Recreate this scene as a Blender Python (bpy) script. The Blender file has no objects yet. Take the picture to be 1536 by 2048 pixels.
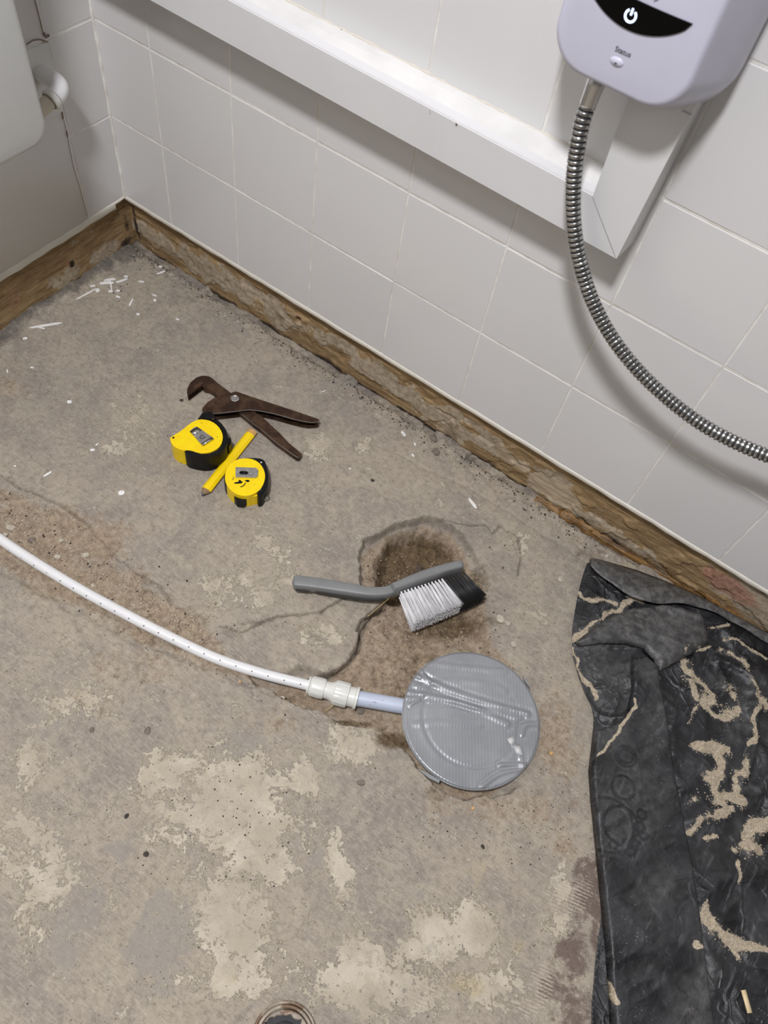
import bpy, bmesh, math, random
import numpy as np
from mathutils import Vector, Matrix
random.seed(7); RNG = np.random.default_rng(7)
C = bpy.context.scene.collection

# ------------------------------------------------------------------ camera
FPX = 1595.55
CR = np.array([[0.8100850869773569, 0.5740238259426386, 0.11941021357820078],
               [0.5418986169965948, -0.6552713830263197, -0.5262749314584367],
               [-0.22384825385469068, 0.49103570321778006, -0.8418882927140567]])
CC = np.array([0.9920122943526762, -0.7979574153395153, 1.058089471085599])
cam = bpy.data.cameras.new('camera'); cam_o = bpy.data.objects.new('camera', cam); C.objects.link(cam_o)
cam.sensor_fit = 'VERTICAL'; cam.sensor_height = 32.0; cam.lens = FPX / 2048 * 32.0
cam.clip_start = 0.01; cam.clip_end = 50
M = Matrix(((CR[0][0], -CR[1][0], -CR[2][0], CC[0]), (CR[0][1], -CR[1][1], -CR[2][1], CC[1]),
            (CR[0][2], -CR[1][2], -CR[2][2], CC[2]), (0, 0, 0, 1)))
cam_o.matrix_world = M
cam.dof.use_dof = True; cam.dof.focus_distance = 1.12; cam.dof.aperture_fstop = 6.5
bpy.context.scene.camera = cam_o
# ------------------------------------------------------------------ world, lights, exposure
w = bpy.data.worlds.new('world'); bpy.context.scene.world = w; w.use_nodes = True
w.node_tree.nodes['Background'].inputs[0].default_value = (0.9, 0.95, 1, 1)
w.node_tree.nodes['Background'].inputs[1].default_value = 0.02
def area(name, loc, size, power, col, target=None):
    l = bpy.data.lights.new(name, 'AREA'); l.shape = 'DISK'; l.size = size; l.energy = power; l.color = col
    o = bpy.data.objects.new(name, l); o.location = loc; C.objects.link(o)
    if target is not None:
        o.rotation_euler = (Vector(target) - Vector(loc)).to_track_quat('-Z', 'Y').to_euler()
    return o
area('ceiling_lamp', (0.78, -1.15, 2.33), 0.24, 45.5, (1.0, 0.990, 1.03))
area('fill_light_far', (2.0, -1.9, 2.33), 0.40, 3.0, (0.95, 0.97, 1.0))  # weak fill light, added without a known lamp there
vs = bpy.context.scene.view_settings
vs.view_transform = 'Standard'; vs.look = 'None'; vs.gamma = 1.0; vs.use_curve_mapping = False
vs.exposure = 0.0

# ------------------------------------------------------------------ pixel -> point on a real plane
def hit(u, v, ax, val):
    d = CR.T @ np.array([(u - 768) / FPX, (v - 1024) / FPX, 1.0]); t = (val - CC[ax]) / d[ax]
    return CC + t * d
def F(u, v, z=0.0): return hit(u, v, 2, z)[:2]
def FP(pts, z=0.0): return [tuple(F(u, v, z)) for u, v in pts]
def WX(u, v, y=0.0): h = hit(u, v, 1, y); return (h[0], h[2])

# ------------------------------------------------------------------ helpers
def link(o, parent=None):
    C.objects.link(o)
    if parent is not None: o.parent = parent
    return o
def mesh_obj(name, verts, faces, mat=None, parent=None, smooth=False):
    me = bpy.data.meshes.new(name); me.from_pydata([tuple(map(float, v)) for v in verts], [], faces); me.update()
    if mat: me.materials.append(mat)
    if smooth: me.polygons.foreach_set('use_smooth', [True] * len(me.polygons))
    return link(bpy.data.objects.new(name, me), parent)
def bm_obj(name, bm, mat=None, parent=None, smooth=True, angle=0.7):
    me = bpy.data.meshes.new(name); bmesh.ops.recalc_face_normals(bm, faces=bm.faces)
    for e in bm.edges:
        if len(e.link_faces) == 2: e.smooth = e.calc_face_angle(0) < angle
    bm.to_mesh(me); bm.free()
    if mat: me.materials.append(mat)
    if smooth: me.polygons.foreach_set('use_smooth', [True] * len(me.polygons))
    return link(bpy.data.objects.new(name, me), parent)
def tag(o, label=None, cat=None, group=None, kind=None):
    if label: o['label'] = label
    if cat: o['category'] = cat
    if group: o['group'] = group
    if kind: o['kind'] = kind
    return o
def thing(name, label, cat, loc=(0, 0, 0), group=None):
    o = bpy.data.objects.new(name, None); o.location = loc; o.empty_display_size = 0.02; link(o)
    return tag(o, label, cat, group)
def keep(o, parent):   # parent with the child's coordinates being world ones
    o.parent = parent; o.matrix_parent_inverse = Matrix.Translation(-Vector(parent.location)); return o
def P(o, root): return keep(o, root)
def bev(bm, w, seg=2, ang=0.5):
    es = [e for e in bm.edges if len(e.link_faces) == 2 and e.calc_face_angle(0) > ang]
    if es and w > 0: bmesh.ops.bevel(bm, geom=es, offset=w, segments=seg, profile=0.6, affect='EDGES', clamp_overlap=True)
def hexa(bm, c8):      # 4 bottom, 4 top corners
    v = [bm.verts.new(tuple(map(float, c))) for c in c8]
    for f in ((3, 2, 1, 0), (4, 5, 6, 7), (0, 1, 5, 4), (1, 2, 6, 5), (2, 3, 7, 6), (3, 0, 4, 7)): bm.faces.new([v[i] for i in f])
def box(bm, a, b):
    x0, y0, z0 = a; x1, y1, z1 = b
    hexa(bm, [(x0, y0, z0), (x1, y0, z0), (x1, y1, z0), (x0, y1, z0), (x0, y0, z1), (x1, y0, z1), (x1, y1, z1), (x0, y1, z1)])
def prism(bm, poly, z0, z1, shrink=0):
    a = sum(poly[i][0] * poly[(i + 1) % len(poly)][1] - poly[(i + 1) % len(poly)][0] * poly[i][1] for i in range(len(poly)))
    if a < 0: poly = poly[::-1]
    lo = [bm.verts.new((x, y, z0)) for x, y in poly]; hi = [bm.verts.new((x, y, z1)) for x, y in poly]; n = len(poly)
    bm.faces.new(hi); bm.faces.new(lo[::-1])
    for i in range(n): bm.faces.new((lo[i], lo[(i + 1) % n], hi[(i + 1) % n], hi[i]))
def smooth_poly(pts, it=2, closed=True):
    pts = [np.array(p, float) for p in pts]
    for _ in range(it):
        q = []; n = len(pts)
        rng = range(n if closed else n - 1)
        if not closed: q.append(pts[0])
        for i in rng:
            a, b = pts[i], pts[(i + 1) % n]; q += [a * .75 + b * .25, a * .25 + b * .75]
        if not closed: q.append(pts[-1])
        pts = q
    return [tuple(p) for p in pts]
def catmull(pts, n=8):
    p = [np.array(q, float) for q in pts]; p = [2 * p[0] - p[1]] + p + [2 * p[-1] - p[-2]]; out = []
    for i in range(1, len(p) - 2):
        for k in range(n):
            t = k / n; a, b, c, d = p[i - 1], p[i], p[i + 1], p[i + 2]
            out.append(0.5 * ((2 * b) + (-a + c) * t + (2 * a - 5 * b + 4 * c - d) * t * t + (-a + 3 * b - 3 * c + d) * t ** 3))
    out.append(p[-2]); return out
def sweep(bm, path, rad, seg=20, cap=True):
    path = [Vector(map(float, q)) for q in path]; rings = []; up = None
    for i, q in enumerate(path):
        t = (path[min(i + 1, len(path) - 1)] - path[max(i - 1, 0)]).normalized()
        if up is None: up = t.orthogonal().normalized()
        up = (up - t * up.dot(t)).normalized(); s = t.cross(up); r = rad(i) if callable(rad) else rad
        rings.append([bm.verts.new(q + (up * math.cos(a) + s * math.sin(a)) * r) for a in [2 * math.pi * k / seg for k in range(seg)]])
    for a, b in zip(rings[:-1], rings[1:]):
        for k in range(seg): bm.faces.new((a[k], a[(k + 1) % seg], b[(k + 1) % seg], b[k]))
    if cap: bm.faces.new(rings[0][::-1]); bm.faces.new(rings[-1])
def lathe_axis(bm, p0, d, prof, seg=32, flute=None):
    # prof: (distance along, radius)
    d = Vector(d).normalized(); a = d.orthogonal().normalized(); b = d.cross(a); p0 = Vector(p0); rings = []
    for (l, r) in prof:
        ring = []
        for k in range(seg):
            th = 2 * math.pi * k / seg; rr = r * (1 - (0.035 if (flute and flute[0] < l < flute[1] and k % 4 == 0) else 0))
            ring.append(bm.verts.new(p0 + d * l + (a * math.cos(th) + b * math.sin(th)) * rr))
        rings.append(ring)
    for a_, b_ in zip(rings[:-1], rings[1:]):
        for k in range(seg): bm.faces.new((a_[k], a_[(k + 1) % seg], b_[(k + 1) % seg], b_[k]))
    bm.faces.new(rings[0][::-1]); bm.faces.new(rings[-1])
def resample(path, step):
    p = np.array(path, float); d = np.r_[0, np.cumsum(np.linalg.norm(np.diff(p, axis=0), axis=1))]
    s = np.arange(0, d[-1], step); return np.stack([np.interp(s, d, p[:, k]) for k in range(p.shape[1])], 1)

# numpy noise
def vnoise(x, y, sc, seed=0):
    g = np.random.default_rng(seed + 1000).random((256, 256)); x = x * sc; y = y * sc
    xi = np.floor(x).astype(int); yi = np.floor(y).astype(int); fx = x - xi; fy = y - yi
    fx = fx * fx * (3 - 2 * fx); fy = fy * fy * (3 - 2 * fy)
    a = g[xi & 255, yi & 255]; b = g[(xi + 1) & 255, yi & 255]; c = g[xi & 255, (yi + 1) & 255]; d = g[(xi + 1) & 255, (yi + 1) & 255]
    return a * (1 - fx) * (1 - fy) + b * fx * (1 - fy) + c * (1 - fx) * fy + d * fx * fy
def fbm(x, y, sc, oct=4, seed=0, gain=0.5):
    s = 0; a = 1; n = 0
    for o in range(oct):
        s = s + a * vnoise(x + 3.1 * o, y - 1.7 * o, sc * 2 ** o, seed + o); n += a; a *= gain
    return s / n
def ridged(x, y, sc, oct=3, seed=0):
    s = 0; a = 1; n = 0
    for o in range(oct):
        s = s + a * (1 - np.abs(2 * vnoise(x, y, sc * 2 ** o, seed + o) - 1)) ** 3; n += a; a *= .5
    return s / n
def sstep(a, b, x):
    t = np.clip((x - a) / (b - a), 0, 1); return t * t * (3 - 2 * t)
def seg_dist(x, y, pts, closed=False, along=False):
    pts = [tuple(map(float, p[:2])) for p in pts]; n = len(pts); best = np.full(x.shape, 1e9); bl = np.zeros(x.shape); L = 0
    for i in range(n if closed else n - 1):
        (ax, ay), (bx, by) = pts[i], pts[(i + 1) % n]; dx, dy = bx - ax, by - ay; l2 = dx * dx + dy * dy + 1e-15
        t = np.clip(((x - ax) * dx + (y - ay) * dy) / l2, 0, 1); d = np.hypot(x - ax - t * dx, y - ay - t * dy)
        if along:
            bl = np.where(d < best, L + t * math.sqrt(l2), bl); L += math.sqrt(l2)
        best = np.minimum(best, d)
    return (best, bl, L) if along else best
def inside(x, y, pts):
    r = np.zeros(x.shape, bool); n = len(pts)
    for i in range(n):
        (ax, ay), (bx, by) = pts[i], pts[(i + 1) % n]
        c = ((ay > y) != (by > y)); r ^= c & (x < (bx - ax) * (y - ay) / ((by - ay) if by != ay else 1e-12) + ax)
    return r
def sdf(x, y, pts):    # negative inside
    d = seg_dist(x, y, pts, True); return np.where(inside(x, y, pts), -d, d)
def put_attr(me, name, arr):
    a = me.attributes.new(name, 'FLOAT', 'POINT'); a.data.foreach_set('value', np.asarray(arr, np.float32).ravel())
def quad_mesh(name, co, faces, mat, parent=None, attrs=None, smooth=True):
    me = bpy.data.meshes.new(name); nv = len(co); nf = len(faces)
    me.vertices.add(nv); me.vertices.foreach_set('co', np.asarray(co, np.float32).ravel())
    me.loops.add(nf * 4); me.polygons.add(nf)
    me.polygons.foreach_set('loop_start', np.arange(0, nf * 4, 4)); me.polygons.foreach_set('loop_total', np.full(nf, 4))
    me.loops.foreach_set('vertex_index', np.asarray(faces, np.int32).ravel())
    me.update(calc_edges=True)
    if smooth: me.polygons.foreach_set('use_smooth', np.ones(nf, bool))
    me.materials.append(mat)
    for k, a in (attrs or {}).items(): put_attr(me, k, a)
    return link(bpy.data.objects.new(name, me), parent)
def grid_faces(nx, ny):
    i, j = np.meshgrid(np.arange(nx - 1), np.arange(ny - 1), indexing='ij'); a = (i * ny + j).ravel()
    return np.stack([a, a + ny, a + ny + 1, a + 1], 1)
def clip_grid(name, poly, res, zf, mat, parent=None, thick=0.0, attrs=None, snap=True):
    poly = [tuple(map(float, p)) for p in poly]; px = [p[0] for p in poly]; py = [p[1] for p in poly]
    xs = np.arange(min(px) - res, max(px) + 2 * res, res); ys = np.arange(min(py) - res, max(py) + 2 * res, res)
    X, Y = np.meshgrid(xs, ys, indexing='ij'); ins = inside(X, Y, poly)
    fc = grid_faces(len(xs), len(ys)); insf = ins.ravel(); fc = fc[insf[fc].any(1)]
    x = X.ravel().copy(); y = Y.ravel().copy(); used = np.unique(fc); out = used[~insf[used]]
    ox, oy = x[out], y[out]; best = np.full(ox.shape, 1e9); bx = ox.copy(); by = oy.copy(); n = len(poly)
    for i in range(n):
        (ax, ay), (cx, cy) = poly[i], poly[(i + 1) % n]; dx, dy = cx - ax, cy - ay; l2 = dx * dx + dy * dy + 1e-15
        t = np.clip(((ox - ax) * dx + (oy - ay) * dy) / l2, 0, 1); qx, qy = ax + t * dx, ay + t * dy; d = np.hypot(ox - qx, oy - qy)
        m = d < best; best[m] = d[m]; bx[m] = qx[m]; by[m] = qy[m]
    x[out] = bx; y[out] = by
    rem = np.full(len(x), -1); rem[used] = np.arange(len(used)); fc = rem[fc]; x = x[used]; y = y[used]
    z = zf(x, y); at = {k: f(x, y) for k, f in (attrs or {}).items()}
    o = quad_mesh(name, np.stack([x, y, z], 1), fc, mat, parent, at)
    if thick:
        m = o.modifiers.new('solid', 'SOLIDIFY'); m.thickness = thick; m.offset = -1
    return o
def text_mesh(name, s, size, depth, mat, mw, parent, bold=0.0):
    cu = bpy.data.curves.new('t', 'FONT'); cu.body = s; cu.size = size; cu.extrude = depth; cu.align_x = 'CENTER'; cu.align_y = 'CENTER'; cu.offset = bold
    o = bpy.data.objects.new('t', cu); C.objects.link(o); dg = bpy.context.evaluated_depsgraph_get()
    me = bpy.data.meshes.new_from_object(o.evaluated_get(dg)); bpy.data.objects.remove(o); me.materials.clear(); me.materials.append(mat); me.transform(mw)
    r = bpy.data.objects.new(name, me); link(r); 
    if parent: P(r, parent)
    return r

# ------------------------------------------------------------------ material helpers
class NT:
    def __init__(s, name):
        s.m = bpy.data.materials.new(name); s.m.use_nodes = True; s.t = s.m.node_tree; s.b = s.t.nodes['Principled BSDF']
    def n(s, typ, **kw):
        nd = s.t.nodes.new(typ)
        for k, v in kw.items():
            if hasattr(nd, k) and not k.startswith('i_'): setattr(nd, k, v)
        return nd
    def l(s, a, b): s.t.links.new(a, b)
    def setin(s, sock, v):
        if isinstance(v, bpy.types.NodeSocket): s.l(v, sock)
        elif isinstance(v, (tuple, list)): sock.default_value = (*v, 1) if len(v) == 3 and len(sock.default_value) == 4 else v
        else: sock.default_value = v
    def coord(s, which='Object', scale=None, rot=None):
        o = s.n('ShaderNodeTexCoord').outputs[which]
        if scale is not None or rot is not None:
            mp = s.n('ShaderNodeMapping'); s.l(o, mp.inputs[0])
            if scale is not None: mp.inputs['Scale'].default_value = scale if isinstance(scale, tuple) else (scale,) * 3
            if rot is not None: mp.inputs['Rotation'].default_value = rot
            o = mp.outputs[0]
        return o
    def noise(s, scale, detail=4, rough=0.55, vec=None, dist=0.0):
        nd = s.n('ShaderNodeTexNoise'); nd.inputs['Scale'].default_value = scale; nd.inputs['Detail'].default_value = detail
        nd.inputs['Roughness'].default_value = rough; nd.inputs['Distortion'].default_value = dist
        s.l(vec if vec is not None else s.coord(), nd.inputs['Vector']); return nd.outputs[0]
    def vor(s, scale, vec=None, feature='F1'):
        nd = s.n('ShaderNodeTexVoronoi', feature=feature); nd.inputs['Scale'].default_value = scale
        s.l(vec if vec is not None else s.coord(), nd.inputs['Vector']); return nd.outputs[0]
    def math(s, op, a, b=0.0, c=0.0, clamp=False):
        nd = s.n('ShaderNodeMath', operation=op); nd.use_clamp = clamp
        for i, v in enumerate((a, b, c)): s.setin(nd.inputs[i], v)
        return nd.outputs[0]
    def ramp(s, v, lo, hi, a=0.0, b=1.0):
        nd = s.n('ShaderNodeMapRange', interpolation_type='SMOOTHSTEP')
        s.setin(nd.inputs[0], v); nd.inputs[1].default_value = lo; nd.inputs[2].default_value = hi; nd.inputs[3].default_value = a; nd.inputs[4].default_value = b
        return nd.outputs[0]
    def mix(s, f, a, b, mode='MIX'):
        nd = s.n('ShaderNodeMix', data_type='RGBA', blend_type=mode); s.setin(nd.inputs[0], f); s.setin(nd.inputs[6], a); s.setin(nd.inputs[7], b); return nd.outputs[2]
    def attr(s, name): nd = s.n('ShaderNodeAttribute'); nd.attribute_name = name; return nd.outputs['Fac']
    def bump(s, h, strength=0.3, dist=0.001, prev=None):
        nd = s.n('ShaderNodeBump'); nd.inputs['Strength'].default_value = strength; nd.inputs['Distance'].default_value = dist
        s.l(h, nd.inputs['Height'])
        if prev is not None: s.l(prev, nd.inputs['Normal'])
        s.l(nd.outputs[0], s.b.inputs['Normal']); return nd.outputs[0]
    def out(s, col=None, rough=None, metal=None, spec=None):
        if col is not None: s.setin(s.b.inputs['Base Color'], col)
        if rough is not None: s.setin(s.b.inputs['Roughness'], rough)
        if metal is not None: s.setin(s.b.inputs['Metallic'], metal)
        if spec is not None: s.setin(s.b.inputs['Specular IOR Level'], spec)
        return s.m
def sr(r, g, b):
    f = lambda c: (c / 255 / 12.92) if c / 255 <= .04045 else ((c / 255 + .055) / 1.055) ** 2.4
    return (f(r), f(g), f(b))
def plain(name, col, rough=0.5, metal=0.0, var=0.0, vs_=60, bumpv=0.0, dirt=None):
    t = NT(name); c = col
    if var:
        n = t.noise(vs_, 5); c = t.mix(t.ramp(n, .3, .7), tuple(x * (1 - var) for x in col), tuple(min(1, x * (1 + var)) for x in col))
    if dirt:
        n = t.noise(dirt[1], 6, .7); c = t.mix(t.ramp(n, dirt[2], dirt[2] + .06), c, dirt[0])
    if bumpv: t.bump(t.noise(vs_ * 6, 3), bumpv, 0.0006)
    return t.out(c, rough, metal)

def mat_tile():
    t = NT('glazed_white_tile'); n = t.noise(3.0, 3)
    info = t.n('ShaderNodeObjectInfo').outputs['Random']
    c = t.mix(info, (.70, .70, .695), (.735, .73, .725)); c = t.mix(t.ramp(n, .35, .65, 0, .5), c, (.70, .69, .685))
    s_ = t.noise(160, 2); c = t.mix(t.ramp(s_, .80, .83, 0, .5), c, (.35, .32, .28))
    t.bump(t.noise(9, 2), .06, .003)
    return t.out(c, .2, 0, .45)
def mat_grout():
    t = NT('cream_grout'); n = t.noise(40, 5); c = t.mix(t.ramp(n, .35, .7), (.86, .85, .80), (.68, .65, .59)); t.bump(t.noise(300, 4), .4, .0006); return t.out(c, .75)
def mat_floor():
    t = NT('broken_screed')
    P_ = t.coord('Object')
    big = t.noise(4.5, 6, .62, P_, .3); mid = t.noise(22, 9, .68, P_, .3); fine = t.noise(110, 7, .75, P_); grain = t.noise(620, 4, .7, P_)
    n2 = t.noise(26, 10, .72, P_, .5); n3 = t.noise(150, 6, .75, P_)
    sub = lambda v, k: t.math('MULTIPLY', t.math('SUBTRACT', v, .5), k)
    add = lambda *a: a[0] if len(a) == 1 else t.math('ADD', a[0], add(*a[1:]))
    base = t.mix(t.ramp(big, .36, .64), sr(150, 142, 134), sr(170, 160, 146))
    base = t.mix(t.ramp(mid, .42, .60, 0, .6), base, sr(180, 171, 155))
    base = t.mix(t.ramp(t.noise(11, 8, .7, P_, .8), .50, .60, 0, .55), base, sr(146, 138, 131))
    st = t.noise(70, 5, .7, t.coord('Object', (1.0, 8.0, 1.0), (0, 0, .55)))
    base = t.mix(t.ramp(st, .50, .66, 0, .48), base, sr(198, 190, 176)); base = t.mix(t.ramp(st, .46, .34, 0, .35), base, sr(128, 120, 112))
    st3 = t.noise(150, 5, .75, t.coord('Object', (1.0, 7.0, 1.0), (0, 0, .62))); base = t.mix(t.ramp(st3, .52, .66, 0, .35), base, sr(122, 114, 104))
    base = t.mix(t.ramp(t.noise(90, 5, .7, t.coord('Object', (7.0, 1.0, 1.0), (0, 0, -.3))), .54, .70, 0, .32), base, sr(122, 114, 106))
    base = t.mix(t.ramp(fine, .50, .64, 0, .52), base, sr(130, 121, 111))
    base = t.mix(t.ramp(fine, .48, .34, 0, .35), base, sr(196, 188, 172))
    g = add(t.attr('grey'), sub(mid, 1.3)); base = t.mix(t.ramp(g, .44, .54, 0, .7), base, sr(152, 146, 140))
    cr = add(t.attr('cream'), sub(n2, 2.6), sub(n3, 1.3))
    halo = t.ramp(cr, .28, .5, 0, .45); base = t.mix(halo, base, sr(182, 173, 156))
    crf = t.math('MULTIPLY', t.ramp(cr, .50, .57), t.ramp(t.noise(14, 4, .6, P_), .38, .58, .45, .95))
    creamc = t.mix(t.ramp(mid, .4, .6), sr(206, 197, 180), sr(186, 176, 158)); creamc = t.mix(t.ramp(fine, .55, .7, 0, .5), creamc, sr(170, 158, 142))
    base = t.mix(crf, base, creamc)
    wl = t.ramp(add(sub(n2, 1.0), sub(t.noise(60, 8, .75, P_, .6), 1.6)), .17, .26, 0, .75); base = t.mix(wl, base, sr(200, 192, 177))
    yl = add(t.attr('yellow'), sub(n2, 1.2)); base = t.mix(t.ramp(yl, .45, .7, 0, .5), base, sr(194, 178, 138))
    sn = add(t.attr('sand'), sub(fine, .9), sub(mid, .9))
    sandc = t.mix(t.ramp(fine, .38, .62), sr(172, 153, 131), sr(136, 119, 101)); sandc = t.mix(t.ramp(grain, .5, .66, 0, .6), sandc, sr(192, 176, 155))
    base = t.mix(t.ramp(sn, .34, .66, 0, .85), base, sandc)
    so = add(t.attr('soil'), sub(mid, .8), sub(fine, .4))
    soilc = t.mix(t.ramp(fine, .35, .65), sr(116, 98, 73), sr(78, 64, 48)); soilc = t.mix(t.ramp(grain, .52, .68, 0, .6), soilc, sr(152, 136, 112))
    base = t.mix(t.ramp(so, .30, .75, 0, .95), base, soilc)
    stn = add(t.attr('stain'), sub(t.noise(45, 9, .75, P_, .5), 1.6), sub(n3, .6))
    base = t.mix(t.ramp(stn, .40, .70, 0, .8), base, sr(104, 88, 82))
    wv = t.n('ShaderNodeTexWave', wave_type='BANDS', bands_direction='X'); wv.inputs['Scale'].default_value = 78; wv.inputs['Distortion'].default_value = 2.0; wv.inputs['Detail'].default_value = 3; wv.inputs['Detail Scale'].default_value = 3
    t.l(t.coord('Object', None, (0, 0, 1.35)), wv.inputs['Vector'])
    rr = t.math('MULTIPLY', t.ramp(wv.outputs[1], .35, .8), t.ramp(add(t.attr('comb'), sub(mid, 1.0), sub(n3, 1.0)), .46, .66))
    base = t.mix(t.math('MULTIPLY', rr, .62), base, sr(206, 194, 180))
    bk = add(t.attr('black'), sub(n2, 1.2), sub(fine, .4))
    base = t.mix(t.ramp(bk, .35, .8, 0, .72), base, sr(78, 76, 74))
    base = t.mix(t.math('MULTIPLY', t.attr('crack'), t.ramp(fine, .3, .6, .55, .95)), base, sr(62, 52, 42))  # cracks coloured dark: dirt together with painted-in shade
    base = t.mix(t.ramp(grain, .62, .74, 0, .35), base, sr(104, 96, 86))
    v = t.vor(150, P_); sp = t.ramp(v, .11, .17, 1, 0); sel = t.ramp(t.noise(38, 2, .5, P_), .56, .62)
    base = t.mix(t.math('MULTIPLY', t.math('MULTIPLY', sp, sel), .7), base, sr(78, 70, 62))
    v2 = t.vor(230, P_); sp2 = t.ramp(v2, .10, .15, 1, 0); base = t.mix(t.math('MULTIPLY', sp2, t.ramp(t.noise(25, 2, .5, P_), .52, .62, 0, .8)), base, sr(216, 208, 192))
    h = add(fine, t.math('MULTIPLY', grain, .7), t.math('MULTIPLY', crf, .5), t.math('MULTIPLY', rr, .35), t.math('MULTIPLY', wl, .3), t.math('MULTIPLY', st, .5))
    t.bump(h, .9, .0022)
    base = t.mix(1.0, base, (1.15, 1.14, 1.115), 'MULTIPLY')
    return t.out(base, .92, 0, .2)
def mat_band(side):
    t = NT('bared_wall_base_' + side); P_ = t.coord('Object')
    sc = (1.0, 1.0, 9.0); grainv = t.coord('Object', sc)
    g = t.noise(14, 6, .6, grainv); mid = t.noise(26, 8, .65, P_); fine = t.noise(140, 6, .7, P_)
    wood = t.mix(t.ramp(g, .35, .65), sr(132, 108, 76), sr(172, 146, 108)); wood = t.mix(t.ramp(t.noise(60, 4, .6, grainv), .5, .7, 0, .6), wood, sr(112, 88, 62))
    mort = t.mix(t.ramp(fine, .35, .65), sr(158, 144, 124), sr(186, 172, 150)); mort = t.mix(t.ramp(mid, .55, .65, 0, .6), mort, sr(132, 112, 84))
    mm = t.math('ADD', t.attr('mortar'), t.math('MULTIPLY', t.math('SUBTRACT', mid, .5), 1.4))
    base = t.mix(t.ramp(mm, .46, .53), wood, mort)
    pale = t.math('ADD', t.attr('pale'), t.math('MULTIPLY', t.math('SUBTRACT', mid, .5), 1.1)); base = t.mix(t.ramp(pale, .47, .55), base, t.mix(t.ramp(g, .4, .6), sr(190, 176, 152), sr(166, 148, 122)))
    br = t.math('ADD', t.attr('brick'), t.math('MULTIPLY', t.math('SUBTRACT', mid, .5), 1.0)); base = t.mix(t.ramp(br, .42, .72, 0, .85), base, t.mix(t.ramp(fine, .4, .6), sr(186, 142, 120), sr(146, 106, 88)))
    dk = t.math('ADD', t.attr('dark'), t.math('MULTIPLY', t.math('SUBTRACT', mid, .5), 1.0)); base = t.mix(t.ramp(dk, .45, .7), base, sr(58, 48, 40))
    base = t.mix(t.ramp(t.noise(300, 3, .6, P_), .66, .7, 0, .5), base, sr(206, 196, 176))
    t.bump(t.math('ADD', fine, t.math('MULTIPLY', g, .6)), .8, .0016)
    return t.out(base, .85, 0, .3)
def mat_sheet():
    t = NT('dusty_black_polythene'); P_ = t.coord('Object')
    n = t.noise(20, 6, .6, P_, .6); n2 = t.noise(90, 6, .7, P_); st = t.noise(24, 5, .6, t.coord('Object', (5, 1, 1), (0, 0, -.35)))
    c = t.mix(t.ramp(n, .40, .70, 0, .8), (.014, .0145, .016), (.042, .043, .047)); c = t.mix(t.ramp(st, .56, .72, 0, .5), c, (.10, .102, .106))
    c = t.mix(t.math('MULTIPLY', t.attr('film'), t.ramp(n2, .35, .7, .2, .8)), c, (.22, .215, .205))
    d = t.math('ADD', t.attr('dust'), t.math('MULTIPLY', t.math('SUBTRACT', n2, .5), .8)); df = t.ramp(d, .44, .60)
    dc = t.mix(t.ramp(t.noise(400, 4, .7, P_), .35, .65), sr(150, 136, 116), sr(196, 184, 162))
    c = t.mix(df, c, dc)
    sp = t.vor(300, P_); c = t.mix(t.math('MULTIPLY', t.math('MULTIPLY', t.ramp(sp, .12, .20, 1, 0), t.ramp(t.noise(160, 3, .7, P_), .52, .58)), t.ramp(t.noise(18, 3, .6, P_), .48, .62, 0, .85)), c, sr(176, 172, 164))
    cv = t.n('ShaderNodeVectorMath', operation='ADD'); nt = t.n('ShaderNodeTexNoise'); nt.inputs['Scale'].default_value = 9; nt.inputs['Detail'].default_value = 3; t.l(P_, nt.inputs['Vector'])
    vm = t.n('ShaderNodeVectorMath', operation='SCALE'); vm.inputs['Scale'].default_value = .12; t.l(nt.outputs['Color'], vm.inputs[0]); t.l(P_, cv.inputs[0]); t.l(vm.outputs[0], cv.inputs[1])
    ce = t.ramp(t.vor(11, cv.outputs[0], 'DISTANCE_TO_EDGE'), 0, .05, .8, 0); ce2 = t.ramp(t.vor(27, cv.outputs[0], 'DISTANCE_TO_EDGE'), 0, .07, .4, 0)
    cm = t.math('MULTIPLY', t.attr('crease'), t.ramp(t.noise(10, 3, .6, P_), .42, .62))
    t.bump(t.math('ADD', t.math('MULTIPLY', t.math('ADD', ce, ce2), cm), t.math('ADD', t.math('MULTIPLY', n2, .5), t.math('ADD', n, t.math('MULTIPLY', df, .5)))), .6, .0035)
    r = t.math('ADD', t.math('MULTIPLY', df, .4), t.ramp(n, .3, .7, .26, .46)); return t.out(c, r, 0, .4)
def mat_duct():
    t = NT('silver_duct_tape'); _d = F(943, 1560, .014) - F(938, 1300, .014); P_ = t.coord('Object', None, (0, 0, math.atan2(_d[0], _d[1])))
    wv = t.n('ShaderNodeTexWave', wave_type='BANDS', bands_direction='X'); wv.inputs['Scale'].default_value = 72; wv.inputs['Distortion'].default_value = .25; wv.inputs['Detail'].default_value = 1
    t.l(P_, wv.inputs['Vector'])
    n = t.noise(18, 5); c = t.mix(t.ramp(n, .3, .7), (.255, .265, .28), (.315, .325, .34))
    t.bump(t.math('ADD', t.math('MULTIPLY', wv.outputs[1], .5), t.math('MULTIPLY', t.noise(60, 4), .6)), .22, .0009)
    return t.out(c, t.ramp(n, .3, .7, .3, .42), .25, .5)
def mat_rust():
    t = NT('aged_brown_steel'); n = t.noise(45, 6, .65); n2 = t.noise(200, 4, .7)
    c = t.mix(t.ramp(n, .4, .65), sr(72, 54, 44), sr(104, 80, 62)); c = t.mix(t.ramp(n2, .55, .7, 0, .4), c, sr(52, 42, 38))
    t.bump(n2, .3, .0005); return t.out(c, t.ramp(n, .3, .7, .32, .5), .75, .5)
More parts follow.
